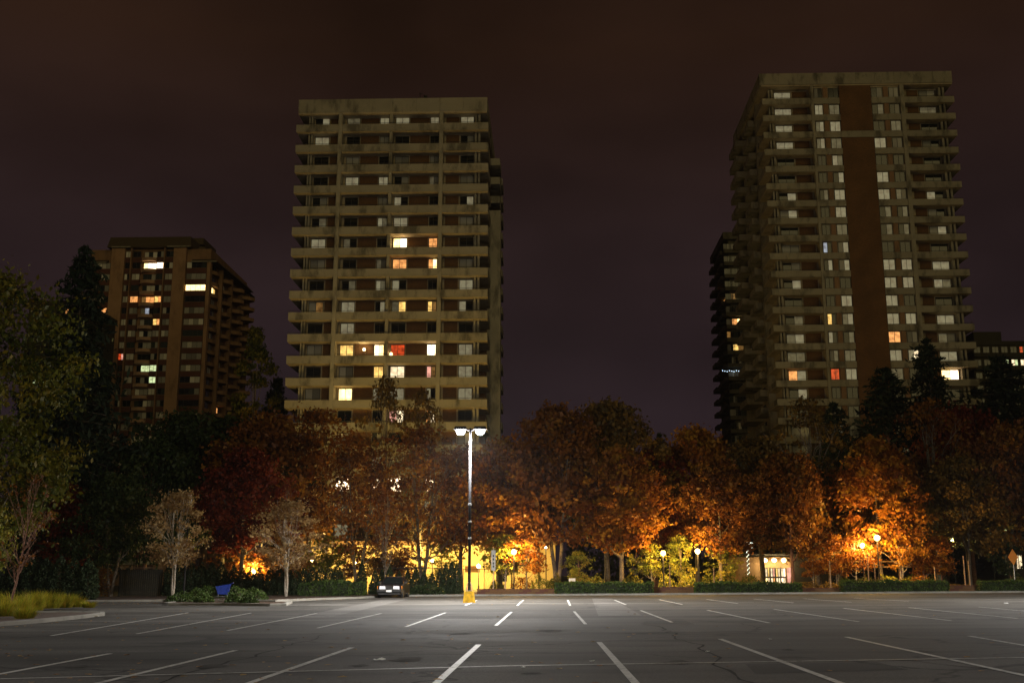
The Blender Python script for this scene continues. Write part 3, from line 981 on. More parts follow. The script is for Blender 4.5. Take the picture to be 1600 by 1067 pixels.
# ---- the shaded tower half hidden behind the right one
def shaded_tower():
    Y0, RX = 235.0, 46.0
    T = thing('apartment_tower', 'dark apartment tower half hidden at the left edge of the tallest tower', 'tower', (RX, Y0, 0))
    xl = P(1131, 400, Y0).x - RX
    xr = 14.0
    base = gz(RX) - 1.5
    zt, pitch = 75.8, 2.85
    D = 20
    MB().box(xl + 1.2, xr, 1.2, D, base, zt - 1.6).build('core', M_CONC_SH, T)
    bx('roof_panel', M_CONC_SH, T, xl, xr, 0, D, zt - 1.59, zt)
    wx = [(P(1136, 500, Y0).x - RX, 1.7), (P(1145, 500, Y0).x - RX, 2.3), (P(1157, 500, Y0).x - RX, 1.7)]
    lit = Lit([(1151, 498, 'oY'), (1151, 534, 'yd'), (1148, 458, 'd.'), (1136, 534, 'd.')])
    nf = 25
    for k in range(nf):
        z = zt - 4.3 - pitch * k
        for j, (a, w) in enumerate(wx):
            lit.add((k, j), (RX + a + w / 2, Y0 + 1.1, z + 1.1))
    sol = lit.solve()
    for k in range(nf):
        z = zt - 4.3 - pitch * k
        if z < 1:
            break
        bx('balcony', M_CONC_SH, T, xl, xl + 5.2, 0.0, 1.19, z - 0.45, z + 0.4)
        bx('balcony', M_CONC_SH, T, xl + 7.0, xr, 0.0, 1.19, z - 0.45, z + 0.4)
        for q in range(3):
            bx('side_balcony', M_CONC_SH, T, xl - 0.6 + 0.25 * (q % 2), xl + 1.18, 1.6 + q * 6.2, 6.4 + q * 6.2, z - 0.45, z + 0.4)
        for j, (a, w) in enumerate(wx):
            st = sol.get((k, j))
            make_window(T, a, 1.09, z + 0.45, w, 1.5, states_of(st) if st else rnd_states(2, 0.12))
    # glowing living room round the corner, and blue-white party lights along one balcony
    o = make_window(T, xl + 1.08, 7.0, P(1113, 466, 245).z - 1.2, 2.6, 2.3, [M_LIT['d'], M_LIT['o']], 'side')
    m = MB()
    for q in range(9):
        p = P(1129 + q * 3.6, 579 + (q % 3) * 0.8, Y0 - 0.1) - Vector((RX, Y0, 0))
        m.lathe([(0.02, -0.08), (0.09, 0), (0.02, 0.08)], 6, p)
    m.build('light_string', glow('blue_white_bulbs', (0.6, 0.8, 1.0), 4.0), T)
    p = P(1138, 614, Y0 - 0.3)
    return T
shaded_tower()

# ---- the brown tower at the left
def brown_tower():
    Y0 = 245.0
    X0, X1 = -107.6, -78.4
    RX = (X0 + X1) / 2
    T = thing('apartment_tower', 'brown apartment tower with two broad blank piers behind the dark conifer', 'tower', (RX, Y0, 0))
    X = lambda px, Y=Y0: P(px, 460, Y).x - RX
    xl, xr = X0 - RX, X1 - RX
    base = gz(RX) - 1.5
    ztop = 76.4
    D = 32.0
    MB().box(xl + 0.3, xr - 0.3, 0.9, D, base, ztop).build('core', M_CONC_BR, T)
    # roof: a sloping brown mansard band with clipped corners
    a0, a1 = X(164), X(296)
    MB().hexa([(a0, -0.9, ztop + 0.1), (a1, -0.9, ztop + 0.1), (a1, D, ztop + 0.1), (a0, D, ztop + 0.1)],
              [(a0 + .4, -0.2, ztop + 2.7), (a1 - .4, -0.2, ztop + 2.7), (a1 - .4, D, ztop + 2.7), (a0 + .4, D, ztop + 2.7)]).build('roof', M_ROOFBR, T)
    for s in (-1, 1):
        e0, e1 = (xl - 0.8, a0 - 0.02) if s < 0 else (a1 + 0.02, xr + 1.5)
        MB().hexa([(e0, -0.4, ztop - 3.4), (e1, -0.4, ztop - 3.4), (e1, D + 2, ztop - 3.4), (e0, D + 2, ztop - 3.4)],
                  [(e0 + (1.0 if s < 0 else 0), 0.6, ztop - 2.6), (e1 - (1.0 if s > 0 else 0), 0.6, ztop - 2.6), (e1 - (1.6 if s > 0 else 0), D, ztop - 2.6), (e0 + (1.6 if s < 0 else 0), D, ztop - 2.6)]).build('roof', M_ROOFBR, T)
        bx('roof_edge', M_CONC, T, e0, e1, -0.46, -0.402, ztop - 3.55, ztop - 3.3)
    bx('roof_edge', M_CONC, T, X(171), X(201), -0.96, -0.902, ztop + 0.0, ztop + 0.28)
    bx('roof_edge', M_CONC, T, X(258), X(296), -0.96, -0.902, ztop + 0.0, ztop + 0.28)
    bx('penthouse', M_ROOFBR, T, X(235), X(300), 6, 16, ztop + 2.7, ztop + 4.3)
    bx('penthouse', M_ROOFBR, T, a1 + 0.5, xr - 2.5, 3, 18, ztop - 2.6, ztop + 1.2)
    MB().hexa([(xr - 3, 6, ztop - 2.6), (xr + 0.6, 6, ztop - 2.6), (xr + 1.6, D, ztop - 2.6), (xr - 3, D, ztop - 2.6)],
              [(xr - 3, 7, ztop + 0.6), (xr - 2.2, 7, ztop + 0.6), (xr - 1.0, D, ztop + 0.2), (xr - 3, D, ztop + 0.6)]).build('roof', M_ROOFBR, T)
    # blank piers
    for a, b in ((X(170.5), X(191)), (X(268), X(287.5))):
        bx('blank_pier', M_CONC_PIER, T, a, b, -0.35, 0.898, base, ztop - 0.01)
    for px in (201.8, 254):
        bx('pillar', M_CONC_BR, T, X(px) - 0.14, X(px) + 0.14, -0.55, 0.898, base, ztop)
    bx('pillar', M_CONC_PIER, T, X(321.5), X(327), -0.3, 0.898, base, ztop - 3.42)
    WINS = [('a', 143, 169, 4), ('b', 191.8, 200.8, 2), ('c', 203.5, 215.5, 2), ('d', 220, 240, 3), ('e', 241.5, 253, 2), ('f', 255.5, 267, 2), ('g', 289, 320, 4)]
    pitch, nf = 2.712, 27
    zf0 = ztop - 2.9
    lit = Lit([(240, 411, 'YW'), (250, 410, 'WW'), (209, 463, 'oo'), (227, 463, '.od'), (236, 465, 'doo'), (246, 463, 'yo'), (239, 499, 'dyd'), (247, 498, 'yo'), (187, 552, 'rp'), (226, 571, '.gg'), (236, 570, 'gg'),
               (234, 589, 'gg'), (307, 447, 'YYYY'), (226, 480, 'kb.'), (70, 482, 'oo'), (153, 553, 'bb..'), (290, 681, 'gggg'), (307, 500, 'cccc'), (310, 535, 'kckk')])
    for k in range(nf):
        z = zf0 - pitch * k
        for nm, a, b, n in WINS:
            lit.add((k, nm), (RX + (X(a) + X(b)) / 2, Y0, z + 1.5))
    sol = lit.solve()
    bm_ = MB()
    segs = 6
    x0, x1 = X(218.5), X(240.5)
    for q in range(segs + 1):
        t = q / segs
        xx = x0 + (x1 - x0) * t
        yy = -0.05 - 0.95 * math.sin(math.pi * (0.12 + 0.76 * t))
        for (dy, zz) in ((0, 0), (0, 0.75), (0.12, 0.75), (0.9, 0.0)):
            bm_.v.append((xx, min(yy + dy, 0.6), zz))
    for q in range(segs):
        for j in range(4):
            bm_.f.append((q * 4 + j, q * 4 + (j + 1) % 4, q * 4 + 4 + (j + 1) % 4, q * 4 + 4 + j))
    balc = bm_.mesh('bowed_balcony', concrete('pink_concrete', (0.42, 0.27, 0.17), 0.25))
    for k in range(nf):
        z = zf0 - pitch * k
        if z < 0.5:
            break
        for nm, a, b, n in WINS:
            if nm in 'ag' and k == 0:
                continue
            st = sol.get((k, nm))
            ss = states_of(st, n) if st else rnd_states(n, 0.32)
            y = 0.2 if nm != 'd' else 0.75
            make_window(T, X(a), y - 0.1, z + 0.75, X(b) - X(a), 1.45, ss, n=n)
            if nm != 'd':
                bx('spandrel', M_BRICK_DK, T, X(a) - 0.05, X(b) + 0.05, 0.05, 0.897, z - 0.5, z + 0.74)
                bx('sill', M_CONC_BR, T, X(a) - 0.05, X(b) + 0.05, -0.02, 0.048, z + 0.66, z + 0.74)
        place('bowed_balcony', balc, T, (0, 0, z - 0.25))
        if k > 0:
            # right-hand side: curved balconies stepping back
            for q, (yy, dx) in enumerate(((1.2, 0.0), (8.8, 0.9), (17.0, 1.7), (25.2, 2.2))):
                m2 = ('sideb', q)
                if m2 not in BOX:
                    mm = MB()
                    ring = [(xr - 0.3, yy)] + [(xr - 0.3 + (1.2 + dx) * math.sin(math.pi * t), yy + 5.6 * t) for t in (0.12, 0.3, 0.5, 0.7, 0.88)] + [(xr - 0.3, yy + 5.6)]
                    mm.hexa([(x, y, 0) for x, y in ring], [(x, y, 0.85) for x, y in ring])
                    BOX[m2] = mm.mesh('side_balcony', M_CONC_BR)
                place('side_balcony', BOX[m2], T, (0, 0, z - 0.3))
            make_window(T, xr - 0.3, 2.4, z + 0.6, 2.6, 1.5, rnd_states(2, 0.2) if k != 3 else [M_LIT['Y'], M_LIT['y']], 'side')
            make_window(T, xr - 0.3, 10.0, z + 0.6, 2.2, 1.5, rnd_states(2, 0.12) if k != 13 else [M_LIT['y'], M_LIT['o']], 'side')
    for yy in (7.4, 15.6, 23.8, 31.1):
        bx('side_pier', M_CONC_BR, T, xr - 0.29, xr + 0.7, yy, yy + 0.8, base, ztop - 3.42)
    return T
brown_tower()

# ---- lower buildings far away
def slab_block(label, px0, px1, pyt, Y, mat, spots, wcols, pitch=3.0, nf=12, roof=None):
    a, b = P(px0, pyt, Y), P(px1, pyt, Y)
    RX = (a.x + b.x) / 2
    T = thing('apartment_block', label, 'building', (RX, Y, 0))
    w = (b.x - a.x) / 2
    zt = a.z
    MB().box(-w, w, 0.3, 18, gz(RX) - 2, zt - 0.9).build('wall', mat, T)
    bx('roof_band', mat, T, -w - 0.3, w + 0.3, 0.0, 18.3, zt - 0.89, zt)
    lit = Lit(spots)
    ww = 2 * w / wcols
    for k in range(nf):
        for j in range(wcols):
            lit.add((k, j), (RX - w + ww * (j + 0.5), Y, zt - 2.6 - pitch * k + 0.7))
    sol = lit.solve() if spots else {}
    for k in range(nf):
        z = zt - 2.6 - pitch * k
        if z < 1:
            break
        bx('balcony', mat, T, -w, w, -0.5, 0.298, z - 1.15, z - 0.25)
        for j in range(wcols):
            st = sol.get((k, j))
            make_window(T, -w + ww * (j + 0.15), 0.2, z - 0.1, ww * 0.7, 1.4, states_of(st) if st else [_lastrng.choice((M_GLASS, M_GLASS2)) for _ in range(2)])
    if roof:
        for r in roof:
            bx('roof_house', mat, T, *r(w, zt))
    return T

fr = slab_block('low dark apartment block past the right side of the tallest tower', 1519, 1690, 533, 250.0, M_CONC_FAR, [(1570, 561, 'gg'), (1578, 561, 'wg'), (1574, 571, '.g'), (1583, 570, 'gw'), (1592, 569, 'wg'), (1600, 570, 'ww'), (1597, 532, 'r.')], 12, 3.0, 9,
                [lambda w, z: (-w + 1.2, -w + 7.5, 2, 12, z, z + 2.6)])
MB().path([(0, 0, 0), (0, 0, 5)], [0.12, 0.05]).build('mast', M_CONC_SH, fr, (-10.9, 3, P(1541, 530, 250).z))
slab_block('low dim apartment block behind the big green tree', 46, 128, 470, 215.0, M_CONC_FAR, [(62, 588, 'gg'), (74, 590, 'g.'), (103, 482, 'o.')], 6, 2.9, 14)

hs = slab_block('small low building with a pale lit window behind the diamond sign', 1566, 1680, 845, 112.0, M_DARKW, [(1591, 861, 'ww'), (1606, 861, 'gw')], 7, 3.0, 1)
# ---- garage and lobby at the foot of the middle tower, lit by sodium lamps
def lobby():
    a, b = P(470, 900, 116.0), P(868, 900, 116.0)
    RX = (a.x + b.x) / 2
    w = (b.x - a.x) / 2
    T = thing('garage_block', 'low cream garage wall glowing behind the hedges and parked sedan', 'building', (RX, 116.0, gz(RX)))
    bx('wall', M_WALLY, T, -w, w, 0.2, 9, -0.5, 4.6)
    bx('roof_fascia', M_CONC_BR, T, -w - 0.2, w + 0.2, -0.5, 9.2, 4.61, 5.0)
    X = lambda px: P(px, 900, 116.0).x - RX
    for k in range(9):
        xx = -w + 2.0 + k * (2 * w - 4) / 8
        bx('pilaster', M_WALLY, T, xx - 0.2, xx + 0.2, 0.02, 0.198, -0.4, 4.55)
    for px0, px1 in ((726, 752), (566, 600), (640, 668)):
        x0, x1 = X(px0), X(px1)
        d = bx('garage_door', M_WALLY, T, x0, x1, 0.08, 0.196, -0.3, 2.5)
        for j in range(4):
            bx('door_panel', M_BRICK if (px0 == 726 and j == 3) else M_WALLY, d, 0.03, x1 - x0 - 0.03, -0.03, -0.001, 0.06 + j * 0.69, 0.06 + j * 0.69 + 0.65)
    for px0, px1 in ((775, 795), (530, 545)):
        make_window(T, X(px0), 0.08, 0.9, X(px1) - X(px0), 1.3, [M_GLASS2, M_GLASS])
    return T
lobby()

def kiosk():
    Yk = 106.0
    a, b, c = P(1180, 900, Yk), P(1239, 900, Yk), P(1302, 900, Yk)
    RX = b.x
    T = thing('low_building', 'low building with a lit gridded window under three wall lamps', 'building', (RX, Yk, gz(RX)))
    x0, x1 = a.x - RX, c.x - RX
    zt = P(1270, 868, Yk).z - gz(RX)
    bx('wall', M_DARKW, T, 0.02, x1, 0.0, 7, -0.3, zt)
    bx('wall', M_CONC_BR, T, x0 - 1.5, 0.0, 0.25, 7, -0.3, zt - 0.1)
    bx('roof', M_DARKW, T, x0 - 1.8, x1 + 0.3, -0.4, 7.3, zt + 0.003, zt + 0.18)
    wl, wr = P(1196, 900, Yk).x - RX, P(1229, 900, Yk).x - RX
    ht_ = (P(1215, 887, Yk).z - gz(RX) - 0.3) / 2
    for r in range(2):
        for j in range(4):
            g = (wr - wl) / 4
            make_window(T, wl + g * j, 0.12, 0.25 + r * (ht_ + 0.05), g - 0.03, ht_, [M_LIT[q] for q in ('Yw', 'wo', 'ww', 'Ww', 'wy', 'wp', 'yw', 'wW')[r * 4 + j]])
    bx('door', M_LIT['p'], T, P(1231, 900, Yk).x - RX, -0.05, 0.18, 0.248, 0.05, 2.0)
    for px in (1195, 1209.5, 1224.5):
        p = P(px, 875, Yk - 0.25) - Vector((RX, Yk, gz(RX)))
        l = MB().lathe([(0.05, -0.2), (0.2, -0.1), (0.24, 0.0), (0.2, 0.12), (0.05, 0.2)], 12).build('wall_lamp', M_WARMGL, T, p, True)
        MB().path([(0, 0.02, 0.05), (0, 0.42, 0.15)], [0.025, 0.025]).build('bracket', M_FRAME, l)
        lamp('lamp_light', (0, -0.35, -0.1), 170, (1.0, 0.78, 0.36), 0.15, l)
    return T
kiosk()

# ------------------------------------------------------------------ lamp posts
def parking_lamp(x, y, label, power=11500, side=0.27):
    T = thing('parking_lamp', label, 'lamp post', (x, y, gz(x)), 0, 'twin head parking lot lamps')
    r = lambda w: [(-w, -w), (w, -w), (w, w), (-w, w)]
    lo, hi = 0.33, 0.25
    def ringz(w, z, c=0.06):
        return [(-w + c, -w, z), (w - c, -w, z), (w, -w + c, z), (w, w - c, z), (w - c, w, z), (-w + c, w, z), (-w, w - c, z), (-w, -w + c, z)]
    MB().hexa(ringz(lo, -0.02), ringz(hi, 0.60)).build('base', M_YELLOW, T)
    MB().box(-0.19, 0.19, -0.19, 0.19, 0.61, 0.645).build('base_plate', M_STEEL, T)
    for sx in (-1, 1):
        for sy in (-1, 1):
            MB().path([(sx * 0.15, sy * 0.15, 0.6), (sx * 0.15, sy * 0.15, 0.82)], [0.022, 0.022]).build('anchor_bolt', M_STEEL, T)
            MB().path([(sx * 0.15, sy * 0.15, 0.82), (sx * 0.06, sy * 0.06, 1.1)], [0.015, 0.012]).build('anchor_cover', M_STEEL, T)
    H = 9.55
    MB().path([(0, 0, 0.645), (0, 0, H)], [0.088, 0.066], 12).build('pole', M_POLE, T, smooth=True)
    for z in (3.45, 4.35, 5.3):
        MB().lathe([(0.075, -0.05), (0.105, -0.04), (0.105, 0.04), (0.075, 0.05)], 12, (0, 0, z)).build('collar', M_STEEL, T)
    for s in (-1, 1):
        MB().path([(s * 0.05, 0, H - 0.12), (s * 0.24, 0, H - 0.06)], [0.05, 0.05], 8).build('arm', M_POLE, T)
        m = MB()
        x0, x1 = sorted((s * 0.18, s * 0.92))
        m.hexa([(x0, -0.27, 0), (x1, -0.27, 0), (x1, 0.27, 0), (x0, 0.27, 0)], [(x0 + 0.07, -0.2, 0.17), (x1 - 0.07, -0.2, 0.17), (x1 - 0.07, 0.2, 0.17), (x0 + 0.07, 0.2, 0.17)])
        h = m.build('lamp_head', M_POLE, T, (0, 0, H - 0.08))
        cx = s * 0.55
        l = MB().lathe([(0.02, -0.30), (0.12, -0.285), (0.21, -0.22), (0.255, -0.12), (0.26, -0.003)], 16, (cx, 0, 0))
        l.build('lens', M_LENS, h, smooth=True)
        lamp('flood_light', (cx, 0, -0.42), power * (1 - side), (1.0, 0.97, 0.93), 0.16, h, 'SPOT')
        if side:
            lamp('side_light', (cx, 0, -0.42), power * side, (1.0, 0.97, 0.93), 0.16, h)
    return T

lp = G(733, 941)
parking_lamp(lp.x, lp.y, 'lit twin head lamp post on a yellow concrete base in the lot')
for x, y, t, pw in ((30, 53, 'matching lamp post past the right end of the painted rows', 9000), (-36, 30, 'matching lamp post past the left island', 5600), (-14, -14, 'matching lamp post behind the viewpoint near the left side', 7600), (20, -10, 'matching lamp post behind the viewpoint near the right side', 6200)):
    parking_lamp(x, y, t, pw, (0.5 if x < 0 else 0.2) if y > 0 else 0.0)

def globe_lamp(px, py, Y, label, power, col=(1.0, 0.46, 0.09), glass=None, r=0.21):
    p = P(px, py, Y)
    g = gz(p.x)
    T = thing('street_lamp', label, 'street lamp', (p.x, Y, g), 0, 'globe street lamps under the trees')
    h = p.z - g
    MB().path([(0, 0, -0.1), (0, 0, 0.5), (0, 0, 0.52), (0, 0, h - r)], [0.09, 0.08, 0.055, 0.04], 8).build('post', M_POLE, T)
    prof = [(0.05, -r), (r * 0.55, -r * 0.85), (r * 0.95, -r * 0.3), (r, 0.1 * r), (r * 0.8, r * 0.6), (r * 0.4, r * 0.92), (0.04, r)]
    gl = MB().lathe(prof, 14).build('globe', glass or M_SODIUM, T, (0, 0, h), True)
    MB().lathe([(0.1, r * 0.93), (0.14, r * 0.98), (0.03, r * 1.25)], 10).build('finial', M_POLE, gl)
    if power:
        lamp('globe_light', (0, -r - 0.12, 0.0), power * 0.5, col, 0.22, gl)
        lamp('globe_light', (0, r + 0.12, 0.0), power * 0.5, col, 0.22, gl)
    return T

SOD = (1.0, 0.57, 0.13)
globe_lamp(803, 862, 88.5, 'sodium globe lamp just right of the white lamp post', 3600, SOD)
globe_lamp(1036, 864, 88.5, 'left one of two close sodium globe lamps in the middle', 2000, SOD)
globe_lamp(1090, 861, 88.5, 'right one of two close sodium globe lamps in the middle', 2200, SOD)
globe_lamp(1370, 840, 88, 'high sodium globe lamp among glowing orange leaves', 3000, SOD, r=0.24)
globe_lamp(1347, 852, 90, 'sodium lamp half buried in leaves beside the high globe lamp', 2000, SOD)
YEL = (1.0, 0.66, 0.17)
for i, (px, py, Y, pw, t) in enumerate(((488, 874, 108, 6500, 'sodium lamp behind the white trunked sapling'), (556, 880, 110, 3000, 'sodium lamp behind the forked trunk left of the sedan'), (676, 876, 109, 4200, 'bright sodium lamp above the sedan between two trunks'),
                                     (705, 884, 110, 3000, 'sodium lamp behind the tallest narrow cedars'), (748, 884, 110, 3400, 'sodium lamp before the garage door right of the white lamp post'), (396, 893, 94, 2600, 'low sodium lamp behind the left cedar row'))):
    globe_lamp(px, py, Y, t, pw, YEL)

def small_lamp(px, py, Y, label, r=0.1, mat=None, power=8):
    p = P(px, py, Y)
    g = gz(p.x)
    T = thing('path_lamp', label, 'lamp', (p.x, Y, g), 0, 'small white lamps on thin posts')
    MB().path([(0, 0, -0.05), (0, 0, p.z - g)], [0.05, 0.035], 6).build('post', M_POLE, T)
    MB().lathe([(0.02, -r), (r, -r * .4), (r, r * .4), (0.02, r)], 8).build('lamp_glass', mat or M_WHITEGL, T, (0, 0, p.z - g + r), True)
    if power:
        lamp('lamp_light', (0, -0.25, p.z - g + r), power, (0.75, 1, 0.5), 0.08, T)
small_lamp(853, 857, 94, 'thin post with a small white lamp left of the forked trunk', power=60)
small_lamp(1291, 831, 100, 'thin post with a white lamp above the dark building')
small_lamp(1488, 846, 96, 'greenish white lamp among leaves left of the last hedge', 0.14, power=160)
small_lamp(1549, 840, 96, 'greenish white lamp among leaves above the last hedge', 0.16, power=320)
small_lamp(217, 773, 100, 'tiny white lamp high in the dark trees at left', 0.12, None, 0)

# tall lantern among the twigs of the tan tree: unlit, its glass catches the lot light
p = P(296, 780, 80.5)
T = thing('lantern_post', 'unlit lantern on a post in the top of the tan leaved sapling', 'street lamp', (p.x, 80.5, gz(p.x)))
hh = p.z - gz(p.x)
MB().path([(0, 0, 0), (0, 0, hh - 0.4)], [0.07, 0.05], 8).build('post', M_POLE, T)
MB().lathe([(0.04, -0.42), (0.16, -0.3), (0.21, 0.05), (0.15, 0.32), (0.04, 0.42)], 12).build('lantern_glass', plain('opal_glass', (0.8, 0.8, 0.82), 0.2, 0, 0.05), T, (0, 0, hh), True)
MB().lathe([(0.2, 0.34), (0.1, 0.46), (0.02, 0.6)], 10).build('lantern_cap', M_POLE, T, (0, 0, hh))

# post wound with fairy lights
p0, p1 = P(1169, 881, 101), P(1169.5, 846, 101)
T = thing('lit_post', 'post wound with tiny white lights left of the three wall lamps', 'post', (p0.x, 101, gz(p0.x)))
hh = p1.z - gz(p0.x)
MB().path([(0, 0, 0), (0, 0, hh)], [0.07, 0.05], 6).build('post', M_BARK, T)
m = MB()
rr = random.Random(3)
for k in range(46):
    t = 1.2 + (hh - 1.2) * k / 45
    a = k * 1.1
    m.lathe([(0.008, -0.03), (0.03, 0), (0.008, 0.03)], 5, (0.09 * math.cos(a), 0.09 * math.sin(a), t))
for k in range(26):
    m.lathe([(0.008, -0.03), (0.03, 0), (0.008, 0.03)], 5, (rr.uniform(-0.6, 0.6), rr.uniform(-0.3, 0.3), hh - abs(rr.gauss(0, 0.25))))
stuff(m.build('fairy_lights', glow('fairy_bulbs', (0.95, 1.0, 0.8), 3.5), T))
#PART2
# ------------------------------------------------------------------ vegetation
def leaf_mesh(name, cen, clump_of, ctint, leaf, rng, mat, wide=0.62, droop=0.0, size_var=0.75):
    """small kite-shaped leaves at the given points, each with its own tint (species colour only)"""
    n = len(cen)
    a = rng.normal(size=(n, 3))
    a[:, 2] -= droop
    a /= np.linalg.norm(a, axis=1)[:, None]
    b = np.cross(a, rng.normal(size=(n, 3)))
    b /= np.linalg.norm(b, axis=1)[:, None] + 1e-9
    s = leaf * (1 + size_var * (rng.random(n) - 0.5) * 2)
    a *= s[:, None]
    b *= (s * wide * 0.5)[:, None]
    v = np.empty((n, 4, 3))
    v[:, 0] = cen - a * 0.5
    v[:, 1] = cen - b + a * 0.06
    v[:, 2] = cen + a * 0.5
    v[:, 3] = cen + b + a * 0.06
    me = bpy.data.meshes.new(name)
    me.vertices.add(4 * n)
    me.vertices.foreach_set('co', v.reshape(-1))
    me.loops.add(4 * n)
    me.loops.foreach_set('vertex_index', np.arange(4 * n, dtype=np.int32))
    me.polygons.add(n)
    me.polygons.foreach_set('loop_start', np.arange(0, 4 * n, 4, dtype=np.int32))
    me.update(calc_edges=True)
    at = me.attributes.new('tint', 'FLOAT', 'FACE')
    tint = np.clip(0.68 * ctint[clump_of] + 0.34 * rng.random(n), 0, 1)
    at.data.foreach_set('value', tint.astype(np.float32))
    me.materials.append(mat)
    return me


def lump(th, z, ph, amp):
    return 1 + amp * (0.5 * np.sin(2 * th + ph[0] + 2.1 * z) + 0.35 * np.sin(3 * th + ph[1] - 3.3 * z) + 0.3 * np.sin(5 * th + ph[2] + 5 * z))


def crown_mesh(name, seed, H, R, zb, nc, per, leaf, mat, prof, amp=0.42, cr=0.135, droop=0.0, flat=0.55, wide=0.62, shell=0.4):
    rng = np.random.default_rng(seed)
    ph = rng.random(3) * 6.28
    t = rng.random(nc) ** 0.9
    pr_ = np.interp(t, *zip(*prof))
    th = rng.random(nc) * 6.283
    rad = rng.random(nc) ** shell
    rr_ = R * pr_ * lump(th, t, ph, amp) * rad
    c = np.stack([rr_ * np.cos(th), rr_ * np.sin(th), zb + (H - zb) * t], 1)
    cs = R * cr * (0.6 + 0.8 * rng.random(nc))
    k = np.repeat(np.arange(nc), per)
    off = rng.normal(size=(nc * per, 3)) * np.array([1, 1, flat])
    pts = c[k] + off * cs[k][:, None] * 0.75
    pts[:, 2] = np.maximum(pts[:, 2], zb * 0.8)
    return leaf_mesh(name, pts, k, rng.random(nc), leaf, rng, mat, wide, droop), c


def wood_mesh(name, seed, H, r0, zb, tips, mat, n_limb=12, fork=None, twigs=0, lean=0.0, top=0.8):
    """tapered trunk (or several stems), limbs reaching into the crown"""
    rr_ = random.Random(seed)
    m = MB()
    stems = fork or [(0.0, 0.0)]
    trunks = []
    for fx, fy in stems:
        n = 7
        pts, rad = [], []
        for k in range(n + 1):
            t = k / n
            z = H * top * t
            sp = (t ** 0.8)
            pts.append(Vector((fx * sp + lean * t + rr_.gauss(0, 0.02) * H * 0.15 * (t > 0), fy * sp + rr_.gauss(0, 0.02) * H * 0.15 * (t > 0), z - (0.15 if k == 0 else 0))))
            rad.append(r0 * (1.35 if k == 0 else 1.0) * (1 - 0.9 * t) * (1 if len(stems) == 1 else 0.75) + 0.012)
        m.path(pts, rad, 7, False)
        trunks.append((pts, rad))
    idx = list(range(len(tips)))
    rr_.shuffle(idx)
    for i in idx[:n_limb]:
        tip = Vector(tips[i])
        pts, rad = min(trunks, key=lambda q: (q[0][4] - tip).length)
        z0 = max(zb * 0.55, min(tip.z * 0.62, H * top * 0.9))
        u = z0 / (H * top) * 7
        k = min(6, int(u))
        s = pts[k].lerp(pts[k + 1], u - k)
        r = (rad[k] + (rad[k + 1] - rad[k]) * (u - k)) * 0.55
        mid = s.lerp(tip, 0.5) + Vector((rr_.gauss(0, .05), rr_.gauss(0, .05), 0.10)) * (tip - s).length
        m.path([s, s.lerp(mid, 0.5) + Vector((0, 0, -0.02)) * H, mid, tip], [r, r * 0.7, r * 0.45, 0.012], 5, False)
        for q in range(twigs):
            t = rr_.uniform(0.3, 1.0)
            a = s.lerp(mid, t * 2) if t < 0.5 else mid.lerp(tip, t * 2 - 1)
            d = (tip - s).normalized() + Vector((rr_.gauss(0, .7), rr_.gauss(0, .7), rr_.uniform(-0.1, .9)))
            L = rr_.uniform(0.08, 0.2) * H * 0.6
            b = a + d.normalized() * L
            m.path([a, a.lerp(b, 0.5) + Vector((rr_.gauss(0, .06), rr_.gauss(0, .06), 0.05)) * L, b], [r * 0.32 + 0.006, r * 0.2 + 0.005, 0.005], 4, False)
    return m.mesh(name, mat, True)

ROUND = [(0, 0.45), (0.15, 0.82), (0.4, 1.0), (0.65, 0.88), (0.85, 0.58), (1, 0.16)]
OVAL = [(0, 0.35), (0.2, 0.85), (0.45, 1.0), (0.7, 0.75), (0.9, 0.4), (1, 0.08)]
SPREAD = [(0, 0.75), (0.2, 1.0), (0.5, 0.95), (0.75, 0.7), (0.92, 0.4), (1, 0.12)]
PROTO = {}

def proto(key, seed, H, R, zb, nc, per, leaf, prof, bark, n_limb=14, fork=None, twigs=2, r0=None, **kw):
    cm, tips = crown_mesh('crown', seed, H, R, zb, nc, per, leaf, L_BROWN, prof, **kw)
    wm = wood_mesh('trunk', seed + 1, H, r0 or H * 0.017, zb, tips, bark, n_limb, fork, twigs)
    PROTO[key] = (H, R, wm, cm)

proto('mapleA', 1, 15, 5.6, 4.3, 170, 90, 0.36, ROUND, M_BARK, 16, None, 2)
proto('mapleB', 2, 15, 5.6, 4.2, 170, 90, 0.36, SPREAD, M_BARK, 16, [(-1.4, 0.2), (1.5, -0.2)], 2)
proto('mapleC', 3, 15, 5.2, 4.4, 170, 90, 0.36, OVAL, M_BARK, 14, None, 2)
proto('mapleD', 4, 15, 5.8, 4.2, 170, 90, 0.36, SPREAD, M_BARK_R, 16, None, 2, amp=0.5)
proto('openA', 16, 15, 5.6, 4.6, 120, 48, 0.30, ROUND, M_BARK, 20, None, 3, amp=0.55, cr=0.15)
proto('openB', 17, 15, 5.6, 4.4, 120, 50, 0.30, SPREAD, M_BARK, 20, [(-1.4, 0.2), (1.5, -0.2)], 3, amp=0.55, cr=0.15)
proto('looseA', 5, 15, 4.0, 4.0, 100, 30, 0.29, OVAL, M_BARK, 26, None, 4, amp=0.5)
proto('looseB', 6, 15, 4.4, 4.0, 100, 32, 0.29, ROUND, M_BARK, 30, [(-0.6, 0), (0.8, 0.3)], 6, amp=0.5)
proto('poplar', 7, 20, 2.6, 1.5, 120, 110, 0.26, [(0, 0.6), (0.3, 1), (0.7, 0.85), (1, 0.1)], M_BARK, 8, None, 0)
proto('young', 8, 5, 1.7, 1.6, 60, 60, 0.17, ROUND, M_BARK_P, 14, None, 2, r0=0.055, amp=0.5, cr=0.2)
proto('youngB', 9, 5, 1.5, 1.5, 55, 55, 0.17, OVAL, M_BARK_R, 14, None, 2, r0=0.055, amp=0.5, cr=0.2)
